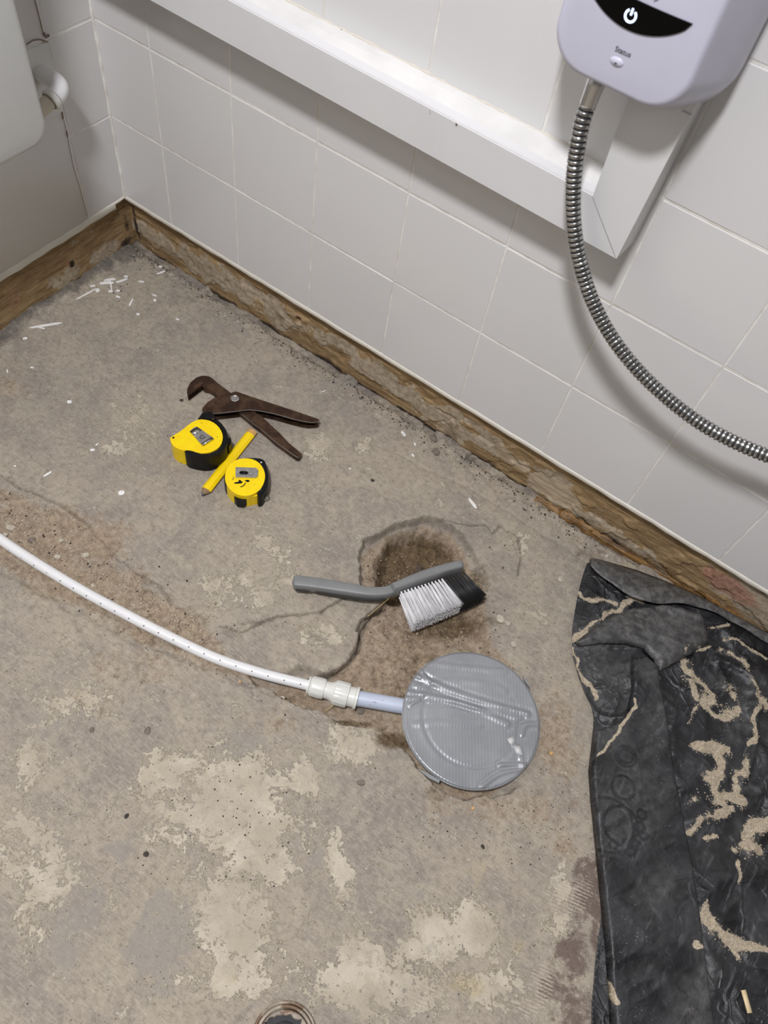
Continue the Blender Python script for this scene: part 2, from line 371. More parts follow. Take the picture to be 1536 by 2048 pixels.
def mat_yellow(scr=True):
    t = NT('yellow_plastic'); n = t.noise(70, 4); c = t.mix(t.ramp(n, .3, .7), sr(255, 224, 0), sr(250, 212, 0))
    if scr: c = t.mix(t.ramp(t.noise(180, 3, .5), .71, .73, 0, .8), c, sr(70, 58, 20))
    t.bump(t.noise(500, 2), .12, .0004); return t.out(c, .38, 0, .45)
def mat_pencil():
    t = NT('yellow_pencil_paint'); a = t.attr('bare'); n = t.noise(260, 5, .7)
    c = t.mix(t.ramp(t.math('ADD', a, t.math('MULTIPLY', t.math('SUBTRACT', n, .5), .5)), .48, .54), sr(255, 218, 0), sr(202, 160, 100))
    c = t.mix(t.ramp(t.noise(330, 3, .5), .70, .72, 0, .85), c, sr(60, 50, 25)); return t.out(c, .42)
def mat_batten():
    t = NT('split_orange_timber'); g = t.noise(24, 6, .6, t.coord('Object', (1, 7, 8)))
    c = t.mix(t.ramp(g, .35, .65), sr(88, 64, 38), sr(152, 116, 66)); t.bump(g, .6, .001); return t.out(c, .6)

M_tile = mat_tile(); M_grout = mat_grout(); M_floor = mat_floor()
M_wallplaster = plain('white_painted_plaster', (.72, .71, .69), .7, 0, .04, 8, .2)
M_wallgrey = plain('grey_painted_wall', (.16, .158, .154), .7, 0, .04, 8, .2)
M_pvc = plain('white_upvc', (.71, .71, .71), .28, 0, .015, 14, 0, ((.36, .30, .26), 90, .80))
M_pvctop = plain('grubby_white_upvc', (.74, .73, .715), .4, 0, .07, 16, .1, ((.42, .36, .30), 60, .70))
M_trimc = plain('cream_tile_trim', sr(216, 212, 200), .45, 0, .05, 30, .2)
M_heater = plain('pearl_white_plastic', (.60, .60, .715), .3, 0, .01)
M_black = plain('black_gloss_display', (.002, .002, .002), .3)
M_rubber = plain('black_rubber', (.006, .006, .0065), .42, 0, .2, 60, .2)
M_greyt = plain('grey_print', (.10, .10, .12), .5)
M_chrome = plain('chrome', (.62, .62, .62), .22, 1.0)
M_hose = plain('chromed_metal_hose', (.50, .50, .49), .26, 1.0, .1, 40)
M_hosedark = plain('hose_groove_rubber', (.03, .03, .03), .5)
M_pipe = plain('white_polybutylene', (.80, .80, .80), .33, 0, .02, 40, .05, ((.45, .40, .34), 55, .74))
M_fit = plain('white_push_fit_plastic', (.72, .72, .675), .35, 0, .03, 40, .05, ((.40, .35, .28), 80, .70))
M_bluepipe = plain('pale_blue_grey_plastic', sr(190, 199, 216), .36, 0, .03, 40, .05, ((.30, .28, .25), 75, .73))
M_dot = plain('grey_pipe_print', (.13, .13, .14), .6)
M_sheet = mat_sheet(); M_duct = mat_duct(); M_rust = mat_rust(); M_yel = mat_yellow(); M_pencil = mat_pencil(); M_batten = mat_batten()
M_steel = plain('worn_bright_steel', (.55, .54, .52), .28, .95, .15, 120, .2)
M_steeledge = plain('polished_steel_edge', (.5, .48, .46), .25, .95)
M_graph = plain('pencil_lead', (.05, .05, .05), .4)
M_woodtip = plain('sharpened_pencil_wood', sr(140, 112, 80), .6, 0, .25, 300)
M_grey = plain('grey_plastic_handle', (.21, .215, .215), .40, 0, .06, 30, .15)
M_greydark = plain('groove_shade_and_stamp', (.035, .036, .037), .5)
M_wbr = plain('white_bristle', (.84, .83, .84), .55, 0, .06, 90)
M_bbr = plain('black_bristle', (.018, .018, .02), .4)
M_chip = plain('white_paint_chip', (.84, .83, .80), .6, 0, .06, 200, .3)
M_stone = plain('grey_brown_stone', sr(122, 112, 102), .85, 0, .25, 120, .8)
M_stonedark = plain('dark_grit', sr(66, 60, 56), .9, 0, .3, 200, .5)
M_stonelight = plain('pale_mortar_lump', sr(186, 178, 162), .9, 0, .15, 150, .8)
M_sandm = plain('plaster_sand', sr(184, 170, 148), .95, 0, .25, 220, .9)
M_straw = plain('dry_straw', sr(190, 170, 120), .7)
M_stick = plain('pale_matchwood', sr(226, 206, 164), .6, 0, .1, 60)
M_soilpipe = plain('grimy_soil_pipe', sr(160, 148, 132), .6, 0, .28, 50, .5, (sr(112, 88, 66), 45, .52))
M_dark = plain('dark_drain_interior', (.012, .012, .013), .6, 0, .3, 60, .3)
M_drainmetal = plain('dark_grey_liner', (.07, .07, .075), .35, .3, .3, 40)
for _m in (M_rubber,): _m.node_tree.nodes['Principled BSDF'].inputs['Specular IOR Level'].default_value = .22
def emis(name, col, s):
    t = NT(name); t.b.inputs['Emission Color'].default_value = (*col, 1); t.b.inputs['Emission Strength'].default_value = s; return t.out((.8, .8, .8), .4)
M_led = emis('lit_power_symbol', (.50, .66, 1.0), 2.4)

# ------------------------------------------------------------------ room shell
RX, RY, RZ = 2.7, -2.5, 2.4
REC = 0.0075
def slab(name, a, b, mat, kind='structure'):
    bm = bmesh.new(); box(bm, a, b); o = bm_obj(name, bm, mat, smooth=False); o['kind'] = kind; return o
wall_right = slab('wall_right', (-.02, -.0004, .108), (RX, .12, RZ), M_grout)
wall_left = slab('wall_left', (-.12, RY, .108), (.0004, .1, RZ), M_grout)
slab('wall_front', (-.1, RY - .1, 0), (RX + .1, RY, RZ), M_wallgrey)
slab('wall_far', (RX, RY, 0), (RX + .1, .1, RZ), M_wallgrey)
slab('ceiling', (-.12, RY - .1, RZ), (RX + .1, .12, RZ + .1), M_wallgrey)
# tiles (their own meshes, shared between alike pieces)
G = 0.0034; _tm = {}
def tile_mesh(wd, ht):
    k = (round(wd, 4), round(ht, 4))
    if k not in _tm:
        bm = bmesh.new(); box(bm, (-wd / 2, -.0010, -ht / 2), (wd / 2, .006, ht / 2))
        es = [e for e in bm.edges if all(v.co.y < 0 for v in e.verts)]
        bmesh.ops.bevel(bm, geom=es, offset=.0007, segments=2, profile=.5, affect='EDGES')
        me = bpy.data.meshes.new('tile'); bm.to_mesh(me); bm.free(); me.materials.append(M_tile)
        _tm[k] = me
    return _tm[k]
def tile(parent, cx, cz, wd, ht, left=False):
    o = bpy.data.objects.new('tile', tile_mesh(wd - G * .66, ht - G)); link(o, parent)
    j = lambda s: random.uniform(-s, s)
    if left: o.location = (0.0 + j(.0001), cx, cz); o.rotation_euler = (j(.002), j(.002), math.pi / 2 + j(.003))
    else: o.location = (cx, 0.0 + j(.0001), cz); o.rotation_euler = (j(.003), j(.002), j(.003))
ZR = [.1085, .260, .410, .560, .7115, .8615, 1.0115, 1.1615, 1.3115]
XR = [0.0, .1118] + [.1118 + .1502 * k for k in range(1, 14)]
for i in range(len(XR) - 1):
    for j in range(len(ZR) - 1):
        tile(wall_right, (XR[i] + XR[i + 1]) / 2, (ZR[j] + ZR[j + 1]) / 2, XR[i + 1] - XR[i], ZR[j + 1] - ZR[j])
for j in range(len(ZR) - 1):
    tile(wall_left, -.0431, (ZR[j] + ZR[j + 1]) / 2, .0862, ZR[j + 1] - ZR[j], True)
# large flush white boards on the left wall beyond the tiled strip
bm = bmesh.new(); box(bm, (-.006, -1.2, .1085), (.0016, -.0872, .4075)); bev(bm, .001)
P(tag(bm_obj('lining_panel', bm, plain('white_lining_board', (.80, .78, .745), .35, 0, .02, 6, .03)), 'large plain white board below the cistern'), wall_left)
bm = bmesh.new(); box(bm, (-.006, -1.2, .4095), (.0012, -.0855, 1.31)); bev(bm, .001)
P(tag(bm_obj('lining_panel', bm, bpy.data.materials['white_lining_board']), 'plain white board behind the cistern'), wall_left)
# stained open seam next to the panel
def crack(name, pts, wd, mat, parent, off=.0022):
    bm = bmesh.new(); sweep(bm, [(off - .001, y, z) for y, z in pts], wd, 6); o = bm_obj(name, bm, mat); P(o, parent); o['kind'] = 'stuff'; return o
M_seam = plain('brown_stained_seam', sr(140, 128, 112), .8, 0, .3, 200)
def lw(u, v): h = hit(u, v, 0, 0.0016); return (h[1], h[2])
crack('seam', [lw(*q) for q in ((124, 226), (129, 246), (135, 272), (140, 300), (147, 335), (158, 370), (166, 400), (175, 432))], .0007, M_seam, wall_left)
crack('seam', [lw(*q) for q in ((124, 224), (126, 238))], .0016, M_seam, wall_left)
crack('seam', [lw(*q) for q in ((133, 262), (135, 273))], .0014, M_seam, wall_left)
crack('seam', [lw(*q) for q in ((70, 0), (78, 30), (86, 64))], .0008, M_seam, wall_left)
crack('seam', [lw(*q) for q in ((54, 89), (66, 81), (80, 79), (95, 84))], .0011, M_seam, wall_left)
crack('seam', [lw(*q) for q in ((87, 66), (92, 74), (98, 71))], .0022, M_seam, wall_left)
# cream sealant in the inside corner and raised grout runs
M_seal = plain('cream_sealant', sr(214, 208, 196), .5, 0, .06, 60, .4)
bm = bmesh.new(); sweep(bm, [(.0015 + .0006 * math.sin(z * 90), -.0015, z) for z in np.arange(.11, 1.3, .01)], lambda i: .0026 + .0006 * math.sin(i * 1.7), 8)
P(bm_obj('sealant', bm, M_grout), wall_right)

# trims: bead along the bottom edge of the tiles
def trim(name, pts, h, d, left=False, slope=0):
    bm = bmesh.new(); n = 120; L0, L1 = pts
    rings = []
    for i in range(n + 1):
        s = L0 + (L1 - L0) * i / n; wob = .0006 * math.sin(s * 61) + .0005 * math.sin(s * 143 + 1); top = .1095 + wob * .6; bot = top - h + wob * .5
        prof = [(REC, bot), (-d * .8, bot), (-d, bot + .001), (-d, top - .0025), (-d * .6, top), (0.002, top)]
        rings.append([bm.verts.new(((-q, s, z) if left else (s, q, z))) for q, z in prof])
    for a, b in zip(rings[:-1], rings[1:]):
        for k in range(len(a) - 1): bm.faces.new((a[k], a[k + 1], b[k + 1], b[k]))
    bm.faces.new(rings[0]); bm.faces.new(rings[-1][::-1])
    o = bm_obj(name, bm, M_trimc, angle=1.2); o['kind'] = 'structure'; return o
trim('trim_1', (0.0, RX), .0075, .0028)
trim('trim_2', (-1.6, -.0265), .0130, .0030, True)
trim('trim_3', (-.0265, 0.0), .004, .0026, True)

# ------------------------------------------------------------------ bared wall base (relief + masks)
def ell(x, y, L):
    r = np.zeros(x.shape)
    for cx, cy, rx, ry, s in L: r = np.maximum(r, s * np.exp(-(((x - cx) / rx) ** 2 + ((y - cy) / ry) ** 2) ** 1.5 * .7))
    return r
def E1(u, v, rx, rz, s=1.0): a = WX(u, v, REC); return (a[0], a[1], rx, rz, s)
xs = np.arange(-.020, 1.80, .0022); zs = np.arange(-.012, .1105, .0022); X, Z = np.meshgrid(xs, zs, indexing='ij')
mort = ell(X, Z, [E1(300, 470, .07, .022, .75), E1(400, 550, .05, .02, .6), E1(470, 585, .10, .022, .7), E1(690, 700, .06, .02, .7), E1(780, 770, .10, .022, .75), E1(900, 850, .12, .02, .75), E1(560, 640, .03, .03, .7), (.9, .012, .5, .012, .5), (.25, .045, .22, .035, .66), (.55, .05, .2, .03, .60), (.8, .06, .3, .02, .5), (1.0, .02, .2, .02, .55), (1.45, .06, .3, .05, .95)])
pale = ell(X, Z, [E1(1110, 985, .06, .028, .85), E1(1030, 925, .05, .02, .65), E1(1250, 1080, .05, .008, .6), E1(660, 690, .05, .02, .5)])
brick = ell(X, Z, [E1(1450, 1170, .055, .025, .9), E1(596, 640, .012, .02, .6)])
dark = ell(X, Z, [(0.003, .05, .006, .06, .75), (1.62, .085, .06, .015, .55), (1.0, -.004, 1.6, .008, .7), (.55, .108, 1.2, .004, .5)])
hx, hz = WX(597, 641, REC)
rel = (fbm(X, Z, 38, 4, 3) - .5) * .007 + (fbm(X, Z, 9, 3, 9) - .5) * .006 + (ridged(X, Z * 3, 20, 3, 4)) * .0015
lump = sstep(.45, .5, mort + (fbm(X, Z, 26, 5, 11) - .5) * 1.4)
rel += .0030 * lump
hole = np.hypot((X - hx) / 1.0, (Z - hz) / 1.35); rel -= .012 * (1 - sstep(.004, .0065, hole)); rel += .004 * np.exp(-((hole - .0085) / .003) ** 2)
dark = np.maximum(dark, .95 * (1 - sstep(.003, .006, hole)))
rel = np.where(Z > .1005, np.minimum(rel, .002), rel)
Y = REC + .0035 - rel * .8; Y = np.maximum(Y, .0012)
co = np.stack([X, Y, Z], -1).reshape(-1, 3)
band = quad_mesh('bared_plaster', co, grid_faces(len(xs), len(zs)), mat_band('right'), wall_right, {'mortar': mort, 'pale': pale, 'brick': brick, 'dark': dark})
tag(band, 'rough brown strip with flaking mortar where the skirting was removed')
# left one
ys = np.arange(-1.2, .02, .0024); Yg, Zg = np.meshgrid(ys, zs, indexing='ij')
mort = ell(Yg, Zg, [(-.06, .02, .05, .02, .7), (-.16, .02, .04, .025, .6), (-.1, .075, .05, .01, .45), (-.5, .03, .2, .03, .7), (-.02, .05, .02, .05, .5)])
brick = ell(Yg, Zg, [(-.21, .05, .05, .025, .55), (-.27, .04, .03, .03, .5), (-.14, .04, .008, .015, .6)])
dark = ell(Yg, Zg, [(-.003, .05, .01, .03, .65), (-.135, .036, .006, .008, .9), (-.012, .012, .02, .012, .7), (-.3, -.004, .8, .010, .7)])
rel = (fbm(Yg, Zg, 34, 4, 23) - .5) * .006 + (fbm(Yg, Zg, 9, 3, 29) - .5) * .006 + .004 * sstep(.045, .0, Zg + (fbm(Yg, Zg, 20, 3, 2) - .5) * .03)
rel = np.where(Zg > .098, np.minimum(rel, .001), rel)
Xg = -(REC + .001 - rel * .8); Xg = np.minimum(Xg, .003)
co = np.stack([Xg, Yg, Zg], -1).reshape(-1, 3)
band = quad_mesh('bared_plaster', co, grid_faces(len(ys), len(zs)), mat_band('left'), wall_left, {'mortar': mort, 'pale': mort * 0, 'brick': brick, 'dark': dark})
tag(band, 'orange brown strip of bared plaster under the left wall boards')
# broken timber batten at the right foot of the wall
bp = resample(np.array([F(u, v, .006) for u, v in ((1070, 996), (1100, 1012), (1150, 1042), (1200, 1072), (1240, 1096), (1279, 1119), (1330, 1150), (1380, 1180), (1429, 1206), (1480, 1238), (1536, 1270), (1640, 1332))]), .004)
bm = bmesh.new(); prev = None
for i, (x, y) in enumerate(bp):
    e = min(1, i / 10) ; h = (.0065 + .0050 * vnoise(np.array([x]), np.array([0.]), 45, 5)[0] + .0045 * (vnoise(np.array([x]), np.array([3.]), 220, 6)[0] - .5)) * (.3 + .7 * e)
    d = .0028 * (vnoise(np.array([x]), np.array([9.]), 60, 8)[0] - .5) * 2 + .0016 * (vnoise(np.array([x]), np.array([9.]), 260, 8)[0] - .5)
    ring = [bm.verts.new(q) for q in ((x, .004, -.004), (x, y - .002 + d, -.004), (x, y - .0015 + d, h * .6), (x, y + .002 + d, h), (x, .004, h * 1.25))]
    if prev:
        for k in range(4): bm.faces.new((prev[k], prev[k + 1], ring[k + 1], ring[k]))
    prev = ring
P(tag(bm_obj('timber_batten', bm, M_batten), 'split orange brown timber along the foot of the wall'), wall_right)

# ------------------------------------------------------------------ floor height field
PIT = FP([(722, 1180), (716, 1112), (730, 1082), (785, 1052), (845, 1033), (885, 1040), (915, 1056), (940, 1085), (952, 1115), (985, 1150), (1000, 1190), (1000, 1230), (1010, 1270), (1045, 1310), (1090, 1380), (1105, 1450), (1085, 1540), (1020, 1590), (940, 1600), (870, 1570), (820, 1520), (790, 1480), (735, 1455), (660, 1432), (590, 1412), (510, 1370), (498, 1340), (560, 1350), (610, 1350), (650, 1342), (692, 1318), (712, 1290), (716, 1255), (742, 1218), (765, 1190)])
DEEP = FP([(752, 1178), (750, 1118), (775, 1066), (838, 1044), (893, 1056), (922, 1090), (925, 1128), (945, 1160), (915, 1190), (850, 1200), (790, 1198)])
FRAG = FP([(440, 1262), (455, 1246), (530, 1243), (580, 1228), (640, 1222), (675, 1200), (700, 1190), (735, 1205), (745, 1216), (722, 1250), (716, 1290), (692, 1318), (650, 1342), (600, 1350), (545, 1340), (490, 1318), (455, 1295)])
TRENCH = FP([(-80, 900), (0, 962), (60, 985), (130, 1020), (170, 1045), (215, 1095), (260, 1130), (330, 1178), (400, 1220), (440, 1262), (470, 1305), (540, 1342), (600, 1372), (560, 1400), (500, 1378), (430, 1352), (330, 1320), (240, 1282), (170, 1235), (100, 1195), (0, 1150), (-80, 1110)])
PIPE_PX = [(-90, 1015), (0, 1078), (60, 1118), (150, 1173), (250, 1228), (340, 1274), (430, 1316), (520, 1346), (618, 1371)]
PIPE = FP(PIPE_PX, .004)
COVC = F(943, 1435, .014)
CRK = [([(716, 1255), (724, 1238), (745, 1216), (766, 1206)], .0016, .006),
       ([(440, 1250), (480, 1262), (530, 1243), (575, 1228), (640, 1222), (672, 1200), (705, 1186)], .0012, .003),
       ([(885, 1040), (940, 1050), (975, 1050), (988, 1066), (1000, 1047), (1034, 1072), (1042, 1110), (1036, 1150)], .0010, .003),
       ([(0, 945), (40, 975), (120, 1008), (170, 1040), (200, 1075), (232, 1115), (300, 1160), (345, 1205)], .0016, .0025),
       ([(100, 1185), (150, 1240), (185, 1300)], .002, .002), ([(240, 1310), (245, 1345)], .0014, .002),
       ([(1168, 1500), (1140, 1560), (1142, 1610)], .0014, .0015), ([(352, 560), (420, 600)], .001, .0015),
       ([(1015, 1020), (1060, 1050), (1120, 1090), (1200, 1140)], .0012, .0015),
       ([(720, 880), (800, 905), (900, 960), (1010, 1018)], .0015, .0012)]
CRK.insert(1, ([(768, 1200), (744, 1220), (724, 1250), (717, 1290), (694, 1320), (652, 1346), (602, 1353), (545, 1344)], .0020, .012))  # fragment's lower edge: deep groove, also coloured dark as undercut shade
CRK = [(FP(p), wd, d) for p, wd, d in CRK]
_ra = np.array(F(925, 1060)); _rb = np.array(F(1010, 1640)); _rn = np.array([-(_rb - _ra)[1], (_rb - _ra)[0]]); _rn = _rn / np.linalg.norm(_rn); _rn *= np.sign((np.array(F(1200, 1350)) - _ra) @ _rn)
def right_side(x, y): return sstep(-.01, .035, (x - _ra[0]) * _rn[0] + (y - _ra[1]) * _rn[1])
def floor_h(x, y):
    shp = x.shape; x = x.ravel(); y = y.ravel()
    wx = x + (fbm(x, y, 28, 3, 41) - .5) * .016 + (fbm(x, y, 120, 2, 42) - .5) * .005
    wy = y + (fbm(x, y, 28, 3, 51) - .5) * .016 + (fbm(x, y, 120, 2, 52) - .5) * .005
    z = (fbm(x, y, 6, 3, 1) - .5) * .0028 + (fbm(x, y, 45, 4, 2) - .5) * .0010
    # trench: shallow, rubble filled
    sd = sdf(wx, wy, TRENCH); m = 1 - sstep(-.012, .001, sd)
    z += m * (-.0065 + (fbm(x, y, 60, 3, 5, .6) - .5) * .011 + np.maximum(0, fbm(x, y, 190, 2, 6) - .62) * .02)
    sdp = sdf(wx, wy, PIT); pit = 1 - sstep(-.0055, .0006, sdp)
    dp = -.022 + (fbm(x, y, 22, 4, 7) - .5) * .018 + (fbm(x, y, 110, 3, 8) - .5) * .004
    # slope up towards the far right, where it fades into the slab
    slope = 1 - right_side(x, y) * (1 - sstep(.0, .070, -sdp + (fbm(x, y, 20, 3, 19) - .5) * .02))
    z = z * (1 - pit) + pit * dp * slope
    sdd = sdf(wx, wy, DEEP); z += -(1 - sstep(-.020, .003, sdd)) * (.032 + (fbm(x, y, 40, 3, 9) - .5) * .014)
    # the tilted slab fragment
    sf = sdf(x + (wx - x) * .5, y + (wy - y) * .5, FRAG); fr = 1 - sstep(-.0015, .0005, sf)
    a = np.array(F(560, 1240)); b = np.array(F(640, 1345)); d = b - a; t = ((x - a[0]) * d[0] + (y - a[1]) * d[1]) / (d @ d)
    t = np.clip(t, 0, 1)
    zf = -.0020 - .0045 * t ** 1.3 + (ridged(x, y, 16, 3, 12) - .4) * .008 + (fbm(x, y, 30, 3, 14) - .5) * .004 + (fbm(x, y, 60, 3, 13) - .5) * .0025
    z = z * (1 - fr) + fr * zf
    for p, wd, dd in CRK:
        q = seg_dist(wx * .6 + x * .4, wy * .6 + y * .4, p); z -= dd * 1.3 * np.exp(-(q / (wd * 1.1)) ** 2)
        z -= .0012 * np.exp(-(q / .01) ** 2)
    # clear bed for the pipe, its fittings and the cover
    q, al, L = seg_dist(x, y, PIPE, along=True); bed = -.0005 - .010 * sstep(L * .55, L, al)
    k = 1 - sstep(.006, .016, q); z = np.where(z > bed, z * (1 - k) + bed * k, z)
    q = seg_dist(x, y, FP([(605, 1365), (660, 1385), (720, 1398), (820, 1415)], 0)); k = 1 - sstep(.016, .030, q); z = z * (1 - k) + np.minimum(z, -.021) * k
    q = np.hypot(x - COVC[0], y - COVC[1]); k = 1 - sstep(.075, .10, q); z = z * (1 - k) + np.minimum(z, -.012) * k
    # rubble along the wall foot
    e = np.minimum(-y, x * 1.0); k = 1 - sstep(.018, .055, e); z += k * ((fbm(x, y, 85, 4, 15, .6) - .45) * .009)
    k = 1 - sstep(.001, .009, -y); z -= k * .006 * (fbm(x, y, 18, 3, 17) > .42) ; k = 1 - sstep(0, .02, x); z += k * .010 * fbm(x, y, 30, 3, 18)
    # boot of mortar left of the pipe
    return z.reshape(shp)
fx = np.r_[np.arange(-.012, .50, .0027), np.arange(.50, 1.14, .0014), np.arange(1.14, 1.52, .0030), np.linspace(1.53, RX, 16)]
fy = np.r_[np.linspace(RY, -1.2, 14), np.arange(-1.16, -.56, .0032), np.arange(-.56, -.13, .0014), np.arange(-.13, .014, .0022)]
X, Y = np.meshgrid(fx, fy, indexing='ij'); H = floor_h(X, Y)
def EF(u, v, ru, rv, s=1.0):   # ellipse given in pixels, laid on the floor
    c = F(u, v); return (u, v, ru, rv, s)
def px_of(x, y, z):
    q = np.stack([x - CC[0], y - CC[1], z - CC[2]], -1) @ CR.T; return 768 + FPX * q[..., 0] / q[..., 2], 1024 + FPX * q[..., 1] / q[..., 2]
def floor_ell(L):
    r = np.zeros(X.shape)
    for (u, v, ru, rv, s) in L:      # each becomes an ellipse with its axes on the floor plane
        c = np.array(F(u, v)); a = np.array(F(u + ru, v)) - c; b = np.array(F(u, v + rv)) - c
        Mi = np.linalg.inv(np.array([[a[0], b[0]], [a[1], b[1]]])); dx = X - c[0]; dy = Y - c[1]
        p = Mi[0, 0] * dx + Mi[0, 1] * dy; q = Mi[1, 0] * dx + Mi[1, 1] * dy
        r = np.maximum(r, s * np.exp(-(p * p + q * q) ** 1.5 * .8))
    return r
cream = .16 * sstep(-.45, -.62, Y) + floor_ell([(420, 1640, 220, 160, .30), (760, 1900, 260, 140, .28), (520, 1050, 200, 140, .2), (130, 1650, 130, 260, .16), (250, 820, 160, 140, .2), (620, 1480, 160, 70, .25)]) * .6 + floor_ell([(460, 1600, 130, 90, .6), (350, 1540, 70, 50, .5), (500, 1700, 90, 90, .6), (470, 1850, 70, 120, .65), (440, 1960, 90, 40, .7), (720, 1960, 70, 90, .68), (930, 1850, 70, 60, .62), (870, 1870, 60, 60, .55),
    (760, 1980, 120, 60, .5), (680, 1720, 26, 80, .6), (610, 1560, 40, 50, .55), (80, 1720, 70, 160, .42), (60, 1540, 30, 60, .5), (640, 890, 50, 35, .62), (730, 900, 30, 60, .45), (470, 1180, 90, 60, .5), (560, 1130, 80, 70, .45),
    (640, 1270, 60, 40, .6), (140, 1400, 90, 60, .42), (720, 1480, 60, 50, .55), (880, 1010, 50, 20, .5), (830, 960, 60, 40, .4), (250, 870, 90, 90, .38), (1190, 1010, 60, 30, .4), (1000, 1980, 70, 60, .42), (1120, 1770, 26, 60, .66), (1110, 1850, 30, 40, .68), (1050, 1080, 60, 40, .45), (1080, 1220, 50, 60, .4)])
grey = floor_ell([(480, 1500, 70, 60, .62), (330, 1880, 110, 150, .62), (150, 1850, 120, 200, .5), (640, 1940, 60, 80, .5), (250, 1700, 60, 60, .5), (60, 1440, 80, 60, .5), (550, 1560, 60, 40, .5), (700, 780, 120, 80, .45), (420, 680, 160, 100, .4), (900, 1760, 110, 70, .4), (620, 1680, 50, 100, .5), (100, 780, 120, 100, .4), (860, 930, 60, 50, .4)])
yellow = floor_ell([(930, 1970, 60, 40, .6), (1040, 1890, 30, 30, .5), (960, 1740, 50, 40, .55), (450, 1960, 60, 40, .5), (1050, 1060, 60, 30, .4), (610, 1260, 40, 25, .5), (520, 1240, 60, 20, .3), (1240, 1140, 40, 20, .6), (1160, 1080, 40, 20, .5), (950, 1840, 30, 30, .5)])
pi = sdf(X, Y, PIT); pi = pi + right_side(X, Y) * .03 * np.clip(1 + pi / .06, 0, 1); tr = sdf(X, Y, TRENCH)
soil = np.maximum(.40 * (1 - sstep(-.02, .004, pi)), 1.0 * (1 - sstep(-.02, .012, sdf(X, Y, DEEP))))
soil = np.maximum(soil, floor_ell([(900, 1240, 110, 45, .70), (790, 1478, 50, 26, .75), (700, 1440, 60, 12, .7), (870, 1590, 60, 22, .45), (560, 1388, 60, 14, .5), (1180, 1110, 40, 20, .45), (960, 1160, 40, 40, .5)]))
soil = soil * (1 - .9 * (1 - sstep(-.004, .004, sdf(X, Y, FRAG))))
sand = np.maximum(.60 * (1 - sstep(-.02, .012, tr)), .66 * (1 - sstep(-.01, .006, pi)))
sand = np.maximum(sand, floor_ell([(120, 1080, 170, 80, .72), (30, 760, 60, 60, .45), (200, 1400, 90, 60, .4), (300, 1330, 200, 60, .45), (560, 1440, 120, 40, .45), (1000, 1610, 220, 60, .5), (1110, 1480, 60, 140, .55), (330, 1250, 100, 60, .55), (1130, 1700, 40, 90, .45), (170, 1160, 150, 50, .7)]))
sand = sand * (1 - .6 * (1 - sstep(-.004, .004, sdf(X, Y, FRAG))))
stain = floor_ell([(1180, 1800, 60, 70, .72), (1150, 1910, 40, 90, .70), (1120, 1980, 60, 60, .62), (1175, 1740, 40, 40, .66), (1130, 1900, 26, 30, .8), (1010, 1180, 60, 60, .32), (1150, 2020, 70, 60, .6), (1200, 1850, 30, 100, .7)])
comb = floor_ell([(1140, 1790, 60, 60, .75), (1080, 1960, 50, 60, .7), (1050, 2010, 60, 40, .66), (830, 2000, 70, 50, .6), (960, 1800, 40, 25, .6), (890, 1930, 30, 30, .55), (450, 1140, 60, 40, .5), (320, 740, 60, 40, .45)])
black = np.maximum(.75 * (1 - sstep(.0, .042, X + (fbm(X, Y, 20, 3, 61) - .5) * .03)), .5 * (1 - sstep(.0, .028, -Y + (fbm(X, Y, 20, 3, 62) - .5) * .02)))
crack_dirt_shade = np.zeros(X.shape); wX = X + (fbm(X, Y, 28, 3, 41) - .5) * .0096 + (fbm(X, Y, 120, 2, 42) - .5) * .003; wY = Y + (fbm(X, Y, 28, 3, 51) - .5) * .0096 + (fbm(X, Y, 120, 2, 52) - .5) * .003  # mask for crack dirt and the painted shade of the undercut edge
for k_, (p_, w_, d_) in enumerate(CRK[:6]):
    crack_dirt_shade = np.maximum(crack_dirt_shade, (.95, .95, .6, .55, .5, .3)[k_] * np.exp(-(seg_dist(wX, wY, p_) / (.0015 if k_ else .002)) ** 2) * (.35 + .9 * fbm(X, Y, 30, 2, 43)))
black = np.maximum(black, floor_ell([(240, 500, 70, 30, .8), (850, 1110, 14, 26, .55), (895, 1110, 22, 26, .5), (880, 1050, 30, 12, .45), (700, 760, 20, 10, .4)]))
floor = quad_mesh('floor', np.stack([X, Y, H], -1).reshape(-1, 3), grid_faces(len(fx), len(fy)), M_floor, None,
                  dict(cream=cream, grey=grey, yellow=yellow, soil=soil, sand=sand, stain=stain, comb=comb, black=black, crack=np.clip(crack_dirt_shade, 0, 1)))
floor['kind'] = 'structure'
def hz_(x, y): return float(floor_h(np.array([float(x)]), np.array([float(y)]))[0])

# ------------------------------------------------------------------ white trunking along the wall
TD = .044
t = thing('wall_trunking', 'white plastic trunking running along the tiled wall and turning up to the shower heater', 'trunking', (.82, 0, .505))
xa, xb = -.0, .8526
def zb(x): return .5112 - .0151 * (x - .17)      # front bottom edge
def zt(x): return zb(x) + .0505 + .001 * x
xi, zi = .8025, zb(.8025) + .0522                 # inner mitre corner
bm = bmesh.new(); hexa(bm, [(xa, -TD, zb(xa)), (xb, -TD, zb(xb)), (xb + .002, 0, zb(xb)), (xa, 0, zb(xa)), (xa, -TD, zt(xa)), (xi, -TD, zi), (xi, 0, .5628), (xa, 0, .567)])
bev(bm, .0012, 2); P(tag(bm_obj('horizontal_run', bm, M_pvc, smooth=False), 'long level length of the trunking'), t)
bm = bmesh.new(); hexa(bm, [(xb, -TD, zb(xb)), (xb + .0035, -TD * .2, zb(xb) + .004), (xb + .0035, 0, zb(xb) + .004), (xi, 0, zi), (.7995, -TD, .705), (.8610, -TD, .705), (.8605, 0, .705), (.7995, 0, .705)])
bm.free(); bm = bmesh.new()
